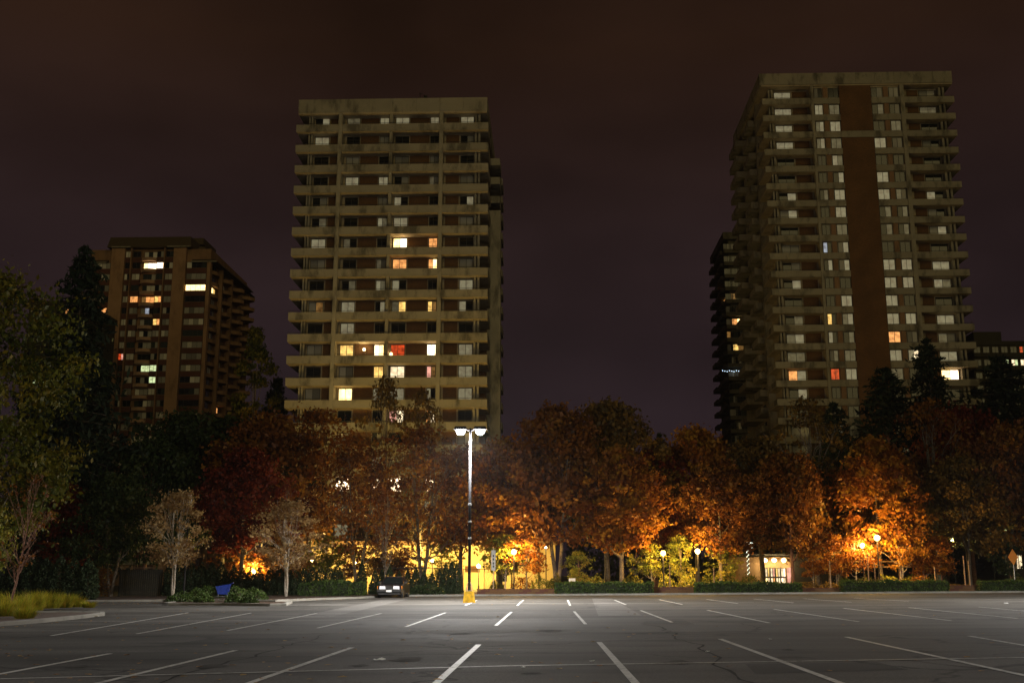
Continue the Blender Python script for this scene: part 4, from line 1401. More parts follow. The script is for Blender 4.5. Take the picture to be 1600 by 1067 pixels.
proto('multi', 10, 7, 3.2, 1.7, 80, 75, 0.2, SPREAD, M_BARK_P, 18, [(-0.9, 0.1), (0.1, 0.2), (1.0, -0.1), (0.5, 0.4)], 3, r0=0.11, amp=0.5)
proto('tan', 12, 7.4, 2.5, 2.3, 130, 42, 0.16, [(0, 0.5), (0.25, 0.95), (0.5, 1), (0.75, 0.75), (1, 0.25)], M_BARK_P, 34, [(-0.5, 0), (0.5, 0.1), (0.0, 0.3)], 3, r0=0.085, amp=0.35, cr=0.14)
proto('thin', 13, 8, 1.8, 2.6, 36, 9, 0.15, OVAL, M_BARK, 26, None, 5, r0=0.06, amp=0.4)
proto('bigleft', 14, 15.5, 5.4, 3.6, 190, 120, 0.22, [(0, 0.6), (0.2, 0.95), (0.45, 0.8), (0.6, 0.95), (0.8, 0.75), (1, 0.2)], M_BARK, 20, None, 2, amp=0.5, cr=0.14)
TREES = []

def tree(key, px, pyt, Y, mat, label, sx=1.0, base=None, rz=None, group='trees behind the lot', name='tree', bark=None, dx=None):
    H, R, wm, cm = PROTO[key]
    top = P(px, pyt, Y)
    x = top.x
    z0 = gz(x) + (0.1 if base is None else base)
    s = (top.z - z0) / (H * 1.01)
    sxy = s * sx
    rz = (len(TREES) * 2.39) % 6.28 if rz is None else rz
    T = thing(name, label, 'tree', (x, Y, z0), rz, group)
    w = place('trunk', wm, T, scale=(sxy, sxy, s))
    if bark:
        w.material_slots[0].link = 'OBJECT'
        w.material_slots[0].material = bark
    c = place('crown', cm, T, scale=(sxy, sxy, s))
    c.material_slots[0].link = 'OBJECT'
    c.material_slots[0].material = mat
    TREES.append(T)
    return T

# a broken band of tall autumn maples along the far side of the lot
for a in (
    ('mapleC', 386, 700, 92, L_RED, 'dark red maple right of the tan leaved sapling', 1.0),
    ('mapleA', 428, 652, 99, L_BROWN, 'brown maple rising against the left corner of the middle tower', 1.0),
    ('openA', 492, 646, 103, L_BROWN, 'broad brown maple under the left balconies of the middle tower', 0.95),
    ('openB', 565, 694, 93, L_BROWN, 'forked brown maple just left of the parked sedan', 1.0),
    ('looseA', 606, 592, 108, L_OLIVE, 'thin olive tree reaching highest before the middle tower', 0.6),
    ('openB', 664, 668, 95, L_BROWN, 'maple with a leaning twin trunk just right of the sedan', 1.0),
    ('looseA', 662, 612, 110, L_OLIVE, 'loose olive tree left of the white lamp before the tower', 0.6),
    ('openA', 722, 700, 101, L_BROWN, 'maple directly behind the white lamp post', 1.0),
    ('mapleA', 782, 690, 94, L_ORANGE, 'orange maple just right of the white lamp post', 0.95),
    ('mapleB', 868, 638, 92, L_BROWN, 'tall brown maple with a forked trunk over the left end of the clipped hedge', 0.92),
    ('mapleA', 944, 633, 99, L_OLIVE, 'tallest olive brown maple in the gap between the two big towers', 0.92),
    ('mapleC', 968, 700, 91, L_ORANGE, 'orange maple whose reddish trunk stands over the first long hedge', 1.05),
    ('mapleD', 1020, 706, 101, L_RED, 'dark red maple behind the left of the two close globe lamps', 0.95),
    ('mapleA', 1082, 672, 103, L_ORANGE, 'rusty maple behind the right of the two close globe lamps', 0.9),
    ('mapleC', 1120, 716, 91, L_BROWN, 'brown maple at the left end of the second clipped hedge', 1.0),
    ('mapleB', 1182, 690, 100, L_OLIVE, 'olive brown maple at the foot of the half hidden dark tower', 0.95),
    ('mapleD', 1228, 712, 92, L_BROWN, 'brown maple drooping over the lit low building', 0.95),
    ('looseA', 1262, 624, 95, L_OLIVE, 'olive gold tree at the left foot of the tallest tower', 0.95),
    ('mapleA', 1300, 700, 104, L_GREEN, 'dim green maple behind the dark low building', 0.9),
    ('mapleC', 1362, 686, 92, L_ORANGE, 'orange red maple over the high glowing globe lamp', 1.0),
    ('looseB', 1446, 628, 99, L_BROWN, 'sparse tree with pale branches right of the orange maple', 1.0),
    ('mapleA', 1420, 716, 103, L_BROWN, 'low brown maple behind the pale branched sparse tree', 0.9),
    ('mapleD', 1500, 640, 108, L_RED, 'dark red maple at the right foot of the tallest tower', 0.7),
    ('mapleB', 1500, 716, 93, L_OLIVE, 'olive brown maple behind the third clipped hedge', 1.0),
    ('mapleA', 1566, 672, 94, L_BROWN, 'orange brown maple above the diamond sign', 0.9),
    ('mapleC', 1632, 640, 93, L_BROWN, 'brown maple cut off by the right edge of the view', 1.0),
    ('mapleC', 356, 655, 104, L_GREEN, 'dark green tree before the brown tower', 1.45),
    ('mapleA', 292, 648, 100, L_GREEN, 'blackish green tree behind the tan leaved sapling', 0.95),
    ('mapleD', 240, 690, 93, L_GREEN, 'dark tree between the conifer and the tan leaved sapling', 0.9),
    ('mapleB', 186, 745, 84, L_GREEN, 'dark twin trunked tree by the wooden fence at left', 1.05),
    ('mapleC', 110, 760, 88, L_RED, 'dim reddish tree behind the left cedar hedge', 1.0),
    ('poplar', 402, 512, 140, L_MID, 'narrow green poplar between the brown tower and the middle tower', 0.8),
    ('poplar', 432, 590, 150, L_GREEN, 'small dark poplar beside the left edge of the middle tower', 0.8),
):
    tree(*a)
tree('bigleft', -12, 432, 52, L_MID, 'big yellowing green tree cut off by the left edge of the view', 0.92, 0.09)
tree('mapleD', -46, 770, 47, L_LIME, 'low yellow green tree at the extreme left edge', 0.9, 0.09)
# dense dark growth beyond the street: one mass
rng_ = np.random.default_rng(77)
n_ = 30000
bx_ = rng_.random(n_) * 150 - 40
top_ = 6.5 + 2.2 * np.sin(bx_ * 0.23) + 1.4 * np.sin(bx_ * 0.61 + 1) + 0.8 * np.sin(bx_ * 1.7)
bp_ = np.stack([bx_, 121 + rng_.random(n_) * 4 + 1.2 * np.sin(bx_ * 0.9), top_ * rng_.random(n_) ** 0.8 + gz(20)], 1)
bp_ = bp_[(bp_[:, 0] > 2) | (bp_[:, 0] < -48)]
stuff(place('undergrowth', leaf_mesh('undergrowth', bp_, (bp_[:, 0] * 0.8 + 60).astype(int) % 160, rng_.random(160), 0.55, rng_, L_GREEN)))
for a in (('youngB', 540, 852, 101, L_BROWN, 'small brown tree before the lit garage wall left of the sedan', 1.5),
          ('young', 590, 846, 103, L_OLIVE, 'olive young tree before the garage wall behind the sedan', 1.6),
          ('young', 632, 856, 104, L_BROWN, 'low brown tree before the garage wall right of the sedan', 1.7),
          ('youngB', 690, 842, 102, L_LIME, 'lime young tree above the three tall cedars', 1.3),
          ('young', 462, 848, 97, L_ORANGE, 'small orange tree glowing behind the left cedar row', 1.6),
          ('youngB', 420, 856, 96, L_ORANGE, 'red orange bush tree at the left end of the cedar row', 1.7),
          ('young', 378, 850, 95, L_ORANGE, 'small orange tree above the blue cart', 1.5)):
    tree(*a)
# near saplings
tree('thin', 36, 742, 46.5, L_BROWN, 'slim leaning bare sapling in the golden grass at left', 1.15, 0.09, bark=M_BARK_R).rotation_euler.y = RAD(7)
tree('tan', 280, 766, 78.5, L_TAN, 'small tan leaved sapling with a pale trunk left of the blue cart', 1.0, 0.1)
tree('tan', 453, 782, 80.0, L_TAN, 'white trunked sapling with thinning leaves before the cedar row', 1.25, 0.1, rz=2.0)
tree('thin', 452, 765, 83.5, L_BROWN, 'bare pale sapling rising behind the white trunked one', 0.8, 0.1)
tree('thin', 604, 776, 84.0, L_BROWN, 'bare pale sapling right behind the parked sedan', 0.9, 0.1)
tree('young', 822, 828, 90.5, L_ORANGE, 'young gold leaved tree glowing right of the white sign', 1.25, 0.1, bark=M_BARK)
tree('young', 790, 836, 91.5, L_LIME, 'young yellow tree lit by the globe lamp near the white sign', 1.3, 0.1)
tree('youngB', 1062, 838, 91, L_LIME, 'young lime leaved tree between the two close globe lamps', 1.1, 0.1, bark=M_BARK)
tree('young', 1017, 850, 91, L_LIME, 'low lime tree left of the two close globe lamps', 1.2, 0.1)
tree('youngB', 1127, 852, 91, L_LIME, 'young lime tree at the end of the second hedge', 1.3, 0.1)
tree('youngB', 904, 862, 91, L_LIME, 'small lime tree behind the first long hedge', 1.2, 0.1)
tree('young', 512, 838, 98, L_LIME, 'young lime tree glowing above the left cedar row', 1.3, 0.1)
tree('young', 1268, 852, 92, L_ORANGE, 'young orange tree in the gap after the second hedge', 1.1, 0.1)
tree('youngB', 1303, 836, 90.5, L_ORANGE, 'staked young orange tree before the dark low building', 1.1, 0.1, bark=M_BARK)
tree('young', 1334, 834, 91, L_ORANGE, 'young orange tree just left of the high globe lamp', 1.3, 0.1)
tree('multi', 1402, 806, 91.5, L_ORANGE, 'many stemmed pale tree glowing right of the high globe lamp', 1.0, 0.1)
tree('youngB', 1466, 838, 91, L_ORANGE, 'staked young orange tree over the right end of the third hedge', 1.25, 0.1)
tree('young', 1440, 848, 91.5, L_ORANGE, 'young red leaved tree behind the third hedge', 1.1, 0.1)
tree('youngB', 1574, 846, 92, L_GREEN, 'young green tree behind the diamond sign', 1.1, 0.1)

# conifers: whorls of drooping boughs with needle sprays
def conifer_mesh(seed, H, R, zb, leaf, n_whorl=26, narrow=1.0):
    rng = np.random.default_rng(seed)
    rr_ = random.Random(seed)
    wood = MB()
    wood.path([(0, 0, -0.2), (0, 0, H * 0.5), (0, 0, H * 0.97)], [H * 0.018, H * 0.010, 0.03], 7, False)
    pts, cl, ct = [], [], []
    ci = 0
    for w in range(n_whorl):
        t = w / (n_whorl - 1)
        z = zb + (H - zb) * t ** 0.9
        L = R * (1 - t) ** 0.65 * rr_.uniform(0.75, 1.2) + 0.25
        nb = 7 if t < 0.7 else 5
        for q in range(nb):
            a = 6.283 * (q + rr_.random() * 0.7) / nb + w * 1.1
            Lb = L * rr_.uniform(0.55, 1.2)
            dx_, dy_ = math.cos(a), math.sin(a)
            prev = Vector((0, 0, z))
            path = [prev]
            for k in range(1, 5):
                u = k / 4
                path.append(Vector((dx_ * Lb * u, dy_ * Lb * u, z + Lb * (0.12 * u - 0.42 * u * u + 0.12 * u ** 3))))
            wood.path(path, [0.05, 0.04, 0.03, 0.02, 0.008], 4, False)
            n = int(70 * (0.35 + Lb / R))
            u = np.sqrt(rng.random(n))
            base = np.stack([dx_ * Lb * u, dy_ * Lb * u, z + Lb * (0.12 * u - 0.42 * u * u + 0.12 * u ** 3)], 1)
            spread = 0.10 * Lb + 0.12
            off = rng.normal(size=(n, 3)) * np.array([spread, spread, spread * 0.35])
            off[:, 2] -= np.abs(rng.normal(size=n)) * 0.16
            pts.append(base + off)
            cl.append(np.full(n, ci))
            ct.append(rr_.random())
            ci += 1
    cm = leaf_mesh('crown', np.concatenate(pts), np.concatenate(cl), np.array(ct), leaf, rng, L_NEEDLE, 0.3, 0.5)
    return H, R, wood.mesh('trunk', M_BARK, True), cm

PROTO['conA'] = conifer_mesh(21, 26, 5.0, 2.5, 0.55, 34)
PROTO['conB'] = conifer_mesh(22, 20, 4.6, 2.0, 0.5, 26)
for a in (('conA', 134, 384, 90, L_NEEDLE, 'tall black conifer standing before the brown tower', 1.0),
          ('conB', 1030, 676, 122, L_NEEDLE, 'small dark conifer tip poking above the maples between the towers', 0.8),
          ('conB', 1380, 574, 116, L_NEEDLE, 'broad dark conifer before the brick shaft of the tallest tower', 1.5),
          ('conA', 1446, 528, 120, L_NEEDLE, 'narrow tall conifer at the right foot of the tallest tower', 1.1),
          ('conB', 1302, 628, 118, L_NEEDLE, 'dark conifer at the left foot of the tallest tower', 1.1),
          ('conB', 1560, 556, 126, L_NEEDLE, 'wide dark conifer before the low dark block at right', 1.6),
          ('conB', 1625, 566, 124, L_NEEDLE, 'dark conifer cut off by the right edge', 1.1)):
    tree(*a, group='dark conifers', name='conifer')

# cedars in rows: narrow cones of upright sprays
def cone_mesh(seed, H, R, n, leaf, mat, full=0.55):
    rng = np.random.default_rng(seed)
    t = 1 - np.sqrt(rng.random(n))
    t = np.clip(t * 1.02, 0, 1)
    th = rng.random(n) * 6.283
    prof = np.interp(t, [0, 0.08, 0.35, 0.7, 1], [0.8, 1.0, 0.95, full, 0.04])
    r = R * prof * (0.72 + 0.36 * rng.random(n)) * (1 + 0.12 * np.sin(4 * th + 9 * t))
    pts = np.stack([r * np.cos(th), r * np.sin(th), H * t], 1)
    k = (rng.random(n) * 40).astype(int)
    me = leaf_mesh('foliage', pts, k, rng.random(40), leaf, rng, mat, 0.4, -1.2)
    return me

CEDAR = [cone_mesh(30 + i, 2.6, 0.5, 2600, 0.16, L_CEDAR) for i in range(3)]
COLUMN = [cone_mesh(40 + i, 3.2, 0.62, 3600, 0.17, L_CEDAR, 0.85) for i in range(3)]
cstem = MB().path([(0, 0, -0.1), (0, 0, 1.9)], [0.07, 0.03], 6).mesh('trunk', M_BARK)

def cedar(px, pyt, Y, label, kind=CEDAR, w=1.0, group='narrow cedars in rows'):
    p_ = P(px, pyt, Y)
    z0 = gz(p_.x) + 0.1
    H = 2.6 if kind is CEDAR else 3.2
    s = (p_.z - z0) / H
    T = thing('cedar', label, 'cedar', (p_.x, Y, z0), 0, group)
    i = int(px) % 3
    place('foliage', kind[i], T, (0, 0, 0), px * 1.7, (w, w, s))
    place('trunk', cstem, T, scale=(1, 1, s))

ORDER = ['first', 'second', 'third', 'fourth', 'fifth', 'sixth', 'seventh', 'eighth', 'ninth', 'tenth', 'eleventh', 'twelfth', 'last']
for i, px in enumerate((-14, 8, 30, 52, 74, 96, 118, 140)):
    cedar(px, 868 + (i * 7) % 5, 72 - i * 0.1, ORDER[i] + ' tall dark column from the left edge in the far left cedar hedge', COLUMN, 1.05, 'cedar hedge at the far left')
for i, px in enumerate((268, 284, 300, 316, 332, 347)):
    cedar(px, 878 + (i * 5) % 5, 85.6, ORDER[i] + ' cedar column rightward of the board fence behind the tan leaved sapling', COLUMN, 0.85, 'cedar hedge behind the sapling')
for i, px in enumerate((366, 380, 392, 405, 424, 437, 450, 463, 476, 489, 502, 515, 528)):
    cedar(px, 882 + (i * 5) % 6, 85.2, ORDER[i] + ' dark cedar rightward from the blue cart in the close row', COLUMN, 0.72, 'cedar row left of the sedan')
for px, py, t in ((566, 874, 'widest pointed cedar left of the sedan'), (586, 890, 'short cedar at the left front corner of the sedan'), (597, 888, 'short cedar just behind the left of the sedan roof'), (609, 880, 'pointed cedar rising behind the sedan roof'),
                  (624, 890, 'short cedar behind the right of the sedan roof'), (637, 889, 'short cedar just right of the sedan'), (650, 884, 'cedar at the foot of the leaning twin trunk'), (663, 890, 'first short cedar right of the leaning trunk'), (675, 893, 'lowest cedar in the row before the garage wall'),
                  (687, 888, 'cedar beside the lowest one in the row'), (697, 879, 'first of three tall cedars left of the lamp post'), (706, 877, 'middle of three tall cedars left of the lamp post'), (714, 878, 'last of three tall cedars left of the lamp post')):
    cedar(px, py, 85.4 + (px % 3) * 0.2, t, CEDAR, 0.82, 'pointed cedars by the sedan')

# clipped box hedges
def hedge_mesh(w, d, h, seed, n, mat, leaf=0.09):
    rng = np.random.default_rng(seed)
    A = np.array([w * d, w * h, w * h, d * h, d * h])
    f = rng.choice(5, n, p=A / A.sum())
    u, v_ = rng.random(n), rng.random(n)
    x = np.where(f < 3, u * w, np.where(f == 3, 0, w))
    y = np.where(f == 0, v_ * d, np.where(f == 1, 0, np.where(f == 2, d, u * d)))
    z = np.where(f == 0, h, v_ * h)
    pts = np.stack([x - w / 2, y, z], 1) + rng.normal(size=(n, 3)) * 0.05
    pts[:, 2] += 0.05 * np.sin(pts[:, 0] * 2.1 + seed) * (pts[:, 2] > h * 0.5)
    k = (np.floor((x / 0.5)) + np.floor(z / 0.4) * 40).astype(int) % 200
    return leaf_mesh('foliage', pts, k, rng.random(200), leaf, rng, mat, 0.7)

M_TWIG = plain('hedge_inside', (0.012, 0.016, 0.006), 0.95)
def hedge(px0, px1, pyt, Y, label, d=0.9, dens=420, mat=L_HEDGE):
    a, b = P(px0, pyt, Y), P(px1, pyt, Y)
    xc = (a.x + b.x) / 2
    z0 = gz(xc) + 0.1
    w, h = b.x - a.x, a.z - z0
    T = thing('clipped_hedge', label, 'hedge', (xc, Y, z0), 0, 'clipped box hedges')
    place('foliage', hedge_mesh(w, d, h, int(px0) + 5, int(dens * (w * d + 2 * w * h + 2 * d * h)), mat), T)
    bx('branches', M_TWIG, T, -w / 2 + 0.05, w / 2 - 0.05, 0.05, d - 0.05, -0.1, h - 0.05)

hedge(868, 1020, 911, 82.3, 'first long clipped hedge right of the lamp post')
hedge(1087, 1252, 911, 82.0, 'second long clipped hedge before the lit low building')
hedge(1317, 1482, 908.5, 82.0, 'third long clipped hedge under the glowing orange tree')
hedge(1533, 1700, 908, 81.8, 'last clipped hedge under the diamond sign')
for px0, px1, py, t in ((467, 484, 913, 'small clipped shrub at the left of the block row'), (486, 505, 910, 'second clipped block left of the sedan'), (507, 523, 907.5, 'tallest clipped block left of the sedan'), (525, 545, 909, 'fourth clipped block left of the sedan'), (547, 568, 909.5, 'clipped block nearest to the sedan')):
    hedge(px0, px1, py, 81.8 if px0 > 540 else 80.2, t, 1.0)

# low shrubs: mounds of leaves
def mound(px, pyt, pyb, wpx, label, mat, leaf=0.1, n=900, Y=None, base=0.09, cat='shrub', group='low shrubs in the beds'):
    g = G(px, pyb)
    Y = Y or g.y
    p_ = P(px, pyt, Y)
    z0 = gz(p_.x) + base
    h = max(0.3, p_.z - z0)
    R_ = wpx * Y / F_PX / 2
    rng = np.random.default_rng(int(px * 3 + pyt))
    v = rng.normal(size=(n, 3))
    v /= np.linalg.norm(v, axis=1)[:, None]
    v[:, 2] = np.abs(v[:, 2])
    pts = v * np.array([R_, R_, h]) * (0.55 + 0.5 * rng.random(n) ** 0.5)[:, None] * (1 + 0.18 * np.sin(v[:, 0] * 5 + px) * np.cos(v[:, 1] * 4))[:, None]
    k = (rng.random(n) * 30).astype(int)
    T = thing('shrub', label, cat, (p_.x, Y, z0), 0, group)
    place('foliage', leaf_mesh('foliage', pts, k, rng.random(30), leaf, rng, mat, 0.6), T)
    m = MB()
    rr_ = random.Random(px)
    for q in range(7):
        a = q * 0.9
        m.path([(0, 0, -0.1), (R_ * 0.3 * math.cos(a), R_ * 0.3 * math.sin(a), h * 0.5), (R_ * 0.75 * math.cos(a), R_ * 0.75 * math.sin(a), h * rr_.uniform(0.5, 0.9))], [0.02, 0.014, 0.006], 4, False)
    m.build('branches', M_BARK, T)

for px, py, pb, w, t in ((284, 926, 942, 44, 'flat dark shrub at the left tip of the cart island'), (310, 920, 939, 40, 'dark shrub in the cart island left of the cart'), (330, 916, 936, 40, 'dark shrub just behind the left of the blue cart'), (318, 930, 943, 30, 'low front shrub left of the blue cart'),
                         (374, 917, 938, 40, 'dark shrub just right of the blue cart'), (398, 919, 939, 38, 'dark shrub at the right of the cart island'), (366, 930, 943.5, 26, 'low round shrub before the right of the cart'), (390, 931, 944, 26, 'low round shrub at the front right of the cart island')):
    mound(px, py, pb, w, t, L_HEDGE, 0.1, 1100)
for px, py, w, Y, t, mt in ((655, 914, 30, 82.6, 'loose green shrub right of the sedan', L_GREEN), (672, 912, 30, 82.9, 'spreading green shrub left of the lamp post', L_GREEN), (684, 918, 24, 82.4, 'small low shrub left of the lamp post', L_GREEN),
                            (1040, 897, 26, 90, 'lime ground shrub left of the lime sapling', L_LIME), (1074, 896, 30, 90, 'lime ground shrub right of the lime sapling', L_LIME), (1108, 898, 36, 90, 'bright shrub over the second hedge left part', L_MID), (1140, 899, 36, 90.5, 'bright shrub over the second hedge middle', L_MID),
                            (1172, 897, 34, 91, 'bright shrub left of the lit low building', L_MID), (845, 902, 40, 91, 'lit shrub left of the first long hedge', L_LIME), (815, 900, 36, 91, 'glowing shrub under the young gold leaved tree', L_ORANGE), (868, 900, 30, 91, 'green lit shrub behind the hedge end', L_MID),
                            (930, 899, 40, 90, 'lime shrub behind the middle of the first long hedge', L_LIME), (988, 898, 44, 90, 'wide lit shrub behind the right part of the first hedge', L_MID), (1262, 908, 40, 90, 'golden shrub in the gap right of the second hedge', L_OLIVE), (1296, 910, 36, 89, 'golden shrub before the dark low building', L_OLIVE), (1322, 903, 34, 90, 'golden shrub at the left end of the third hedge', L_MID), (1352, 900, 40, 90, 'lit shrub behind the third hedge left part', L_MID),
                            (1386, 898, 36, 90, 'lit shrub under the many stemmed tree', L_LIME), (1420, 900, 36, 90, 'lit shrub right of the many stemmed tree', L_MID), (1452, 902, 36, 90, 'lit shrub behind the third hedge right part', L_MID), (1438, 898, 30, 89, 'red leaved shrub behind the third hedge', L_ORANGE), (1500, 912, 44, 90, 'dim olive shrub in the gap before the last hedge', L_OLIVE),
                            (1592, 900, 40, 92, 'green shrub at the right edge', L_MID), (528, 900, 40, 96, 'lime shrub behind the clipped blocks', L_LIME), (776, 908, 26, 94, 'lit shrub under the white sign', L_LIME)):
    mound(px, py, 0, w, t, mt, 0.13, 800, Y, 0.1)
# ivy-like glowing foliage seen in the gap of the left hedge
mound(166, 880, 0, 24, 'red lit shrub in the gap of the left hedge', L_ORANGE, 0.1, 900, 84, 0.1)

# golden grasses in the near left island
def tuft(px, pyb, hgt, wid, label, seed):
    g = G(px, pyb)
    rng = np.random.default_rng(seed)
    n = 750
    th = rng.random(n) * 6.283
    r0 = rng.random(n) ** 0.5 * wid * 0.45
    out = wid * (0.1 + 0.75 * rng.random(n) ** 1.3)
    hh_ = hgt * (0.3 + 0.85 * rng.random(n))
    base = np.stack([r0 * np.cos(th), r0 * np.sin(th), np.zeros(n)], 1)
    midp = base + np.stack([out * 0.32 * np.cos(th), out * 0.32 * np.sin(th), hh_ * 0.62], 1)
    tip = base + np.stack([out * np.cos(th), out * np.sin(th), hh_ * (0.85 + 0.4 * rng.random(n))], 1)
    side = np.stack([-np.sin(th), np.cos(th), np.zeros(n)], 1) * 0.008
    v = np.stack([base - side, base + side, midp + side, midp - side, tip], 1).reshape(-1, 3)
    f = []
    for i in range(n):
        o = i * 5
        f += [(o, o + 1, o + 2, o + 3), (o + 3, o + 2, o + 4)]
    me = bpy.data.meshes.new('blades')
    me.from_pydata(v.tolist(), [], f)
    at = me.attributes.new('tint', 'FLOAT', 'FACE')
    at.data.foreach_set('value', np.repeat(rng.random(n), 2).astype(np.float32))
    me.materials.append(L_GRASS)
    T = thing('grass_clump', label, 'ornamental grass', (g.x, g.y, gz(g.x) + 0.09), 0, 'golden grasses in the left island')
    place('blades', me, T)
GR = [(6, 966, 0.59, 0.92), (30, 962, 0.56, 0.92), (18, 952, 0.62, 1.03), (52, 956, 0.70, 0.92), (76, 953, 0.70, 1.03), (62, 947, 0.62, 1.03), (100, 952, 0.52, 0.80), (120, 951, 0.44, 0.69), (138, 952, 0.28, 0.57), (-16, 958, 0.74, 1.03), (-30, 970, 0.56, 1.03), (38, 970, 0.37, 0.69), (108, 946, 0.52, 0.80)]
GL = ['golden grass clump at the left edge of the island', 'golden grass clump at the foot of the leaning sapling', 'golden grass clump behind the left edge one', 'golden grass clump right of the leaning sapling', 'widest golden grass clump in the middle of the island', 'golden grass clump behind the widest one',
      'lower golden clump right of the widest one', 'small golden clump near the island tip', 'last tiny golden clump at the island tip', 'golden grass clump just outside the left edge', 'golden grass clump beyond the left edge near the kerb', 'low golden clump nearest the kerb', 'golden clump behind the lower right ones']
for i, (a, lb) in enumerate(zip(GR, GL)):
    tuft(a[0], a[1], a[2], a[3], lb, 60 + i)

# ------------------------------------------------------------------ fences and low walls
def wood_fence(px0, px1, pyt, Y, label):
    a, b = P(px0, pyt, Y), P(px1, pyt, Y)
    T = thing('wooden_fence', label, 'fence', (a.x, Y, gz(a.x) + 0.1))
    h = a.z - gz(a.x) - 0.1
    L = b.x - a.x
    n = int(L / 0.16)
    rr_ = random.Random(9)
    for k in range(n):
        bx('board', M_DARKFENCE, T, k * 0.16 + 0.004, k * 0.16 + 0.152, 0.0, 0.022, 0.02, round(h - 0.12 + rr_.choice((0, 0.01, 0.02)), 2))
    for k in range(int(L / 2.0) + 1):
        bx('fence_post', M_DARKFENCE, T, k * 2.0 - 0.05, k * 2.0 + 0.05, 0.025, 0.125, -0.1, h)
    for z in (0.4, h - 0.4):
        bx('rail', M_DARKFENCE, T, 0, L, 0.126, 0.17, z, z + 0.09)
    bx('cap_rail', M_STAKE, T, -0.05, L + 0.05, -0.02, 0.12, h + 0.001, h + 0.04)
M_DARKFENCE = plain('weathered_fence_boards', (0.022, 0.020, 0.013), 0.85, 0, 0.4, 3.0)
wood_fence(188, 258, 887, 85.8, 'weathered board fence between the left cedar hedges')

def chain_fence(px0, px1, pyt, Y, label):
    a, b = P(px0, pyt, Y), P(px1, pyt, Y)
    z0 = gz(a.x) + 0.1
    T = thing('chain_link_fence', label, 'fence', (a.x, Y, z0))
    h, L = a.z - z0, b.x - a.x
    n = int(L / 2.6)
    for k in range(n + 1):
        MB().path([(L * k / n, 0, -0.1), (L * k / n, 0, h + 0.06)], [0.03, 0.03], 6).build('fence_post', M_FRAME, T)
    MB().path([(0, 0, h), (L, 0, h)], [0.028, 0.028], 6).build('top_rail', M_FRAME, T)
    m = MB()
    s = 0.14
    q = 0
    for sg in (1, -1):
        x = -h
        while x < L:
            xa, xb = x, x + h
            za, zb_ = 0.0, h
            if xa < 0:
                za = -xa
                xa = 0
            if xb > L:
                zb_ = h - (xb - L)
                xb = L
            if zb_ > za:
                A_, B_ = ((xa, za), (xb, zb_)) if sg > 0 else ((L - xa, za), (L - xb, zb_))
                m.path([(A_[0], 0.006 * sg, A_[1]), (B_[0], 0.006 * sg, B_[1])], [0.004, 0.004], 3, False)
            x += s
    stuff(m.build('wire_mesh', M_FRAME, T))
chain_fence(536, 722, 887, 87.5, 'chain link fence behind the pointed cedars')
chain_fence(724, 800, 889, 100, 'farther chain link fence before the glowing garage wall')

def low_wall(px0, px1, pyt, Y, label):
    a, b = P(px0, pyt, Y), P(px1, pyt, Y)
    z0 = gz(a.x) + 0.1
    T = thing('low_brick_wall', label, 'wall', (a.x, Y, z0), 0, 'low brick planter walls')
    L, h = b.x - a.x, a.z - z0
    rows = max(2, int(round((h - 0.06) / 0.15)))
    rh = (h - 0.06) / rows
    bx('mortar', M_SOIL, T, 0.01, L - 0.01, 0.012, 0.24, -0.08, h - 0.07)
    bw = 0.62
    for r in range(rows):
        x = 0.0 if r % 2 == 0 else -bw / 2
        while x < L - 0.02:
            x0, x1 = max(0, x), min(L, x + bw)
            if x1 - x0 > 0.08:
                bx('brick', M_BRICK if (int(x * 7) + r) % 3 else M_BRICK_DK, T, x0 + 0.006, x1 - 0.006, 0.0, 0.12, r * rh + 0.004, (r + 1) * rh - 0.004)
            x += bw
    bx('coping', M_BRICK_DK, T, -0.02, L + 0.02, -0.03, 0.27, h - 0.058, h)
low_wall(745, 866, 919.5, 83.2, 'low brick wall between the lamp post and the first hedge')
low_wall(1020, 1086, 916.5, 83.4, 'low brick wall between the first and second hedges')
low_wall(1253, 1316, 918, 83.2, 'low brick wall between the second and third hedges')
low_wall(1484, 1532, 914, 83.0, 'low brick wall between the third and last hedges')

# tree stakes
def stake(px, pyb_Y, pyt, label):
    p_ = P(px, pyt, pyb_Y)
    z0 = gz(p_.x) + 0.1
    T = thing('tree_stake', label, 'stake', (p_.x, pyb_Y, z0), 0, 'stakes beside young trees')
    MB().path([(0, 0, -0.1), (0, 0, p_.z - z0)], [0.045, 0.04], 8).build('post', M_STAKE, T)
    MB().path([(-0.05, -0.05, p_.z - z0 - 0.25), (0.35, -0.02, p_.z - z0 - 0.2)], [0.02, 0.02], 5).build('tie', M_BLACK, T)
for a in ((1115, 86, 887, 'thin stake left of the lime sapling at the second hedge'), (1296, 85.5, 876, 'stake left of the staked orange sapling'), (1355, 87, 866, 'tall stake left of the high globe lamp'), (1366, 87.5, 878, 'short stake under the high globe lamp'), (1460, 87, 885, 'stake left of the orange sapling at the third hedge'),
          (1505, 85, 868, 'tall stake of the pair before the last hedge'), (1513, 84.5, 876, 'short stake of the pair before the last hedge'), (1046, 86, 882, 'stake left of the lime sapling between the globe lamps')):
    stake(*a)
# post and rail fence lit behind the third hedge
a, b = P(1294, 877, 93), P(1432, 880, 93)
T = thing('rail_fence', 'pale rail fence lit behind the third hedge', 'fence', (a.x, 93, gz(a.x) + 0.1))
hz = a.z - gz(a.x) - 0.1
for k in range(6):
    MB().box(-0.05, 0.05, -0.05, 0.05, -0.1, hz + 0.1).build('fence_post', M_STAKE, T, ((b.x - a.x) * k / 5, 0, 0))
for dz in (0, -0.42):
    bx('rail', M_STAKE, T, 0, b.x - a.x, -0.09, -0.052, hz + dz - 0.05, hz + dz + 0.05)

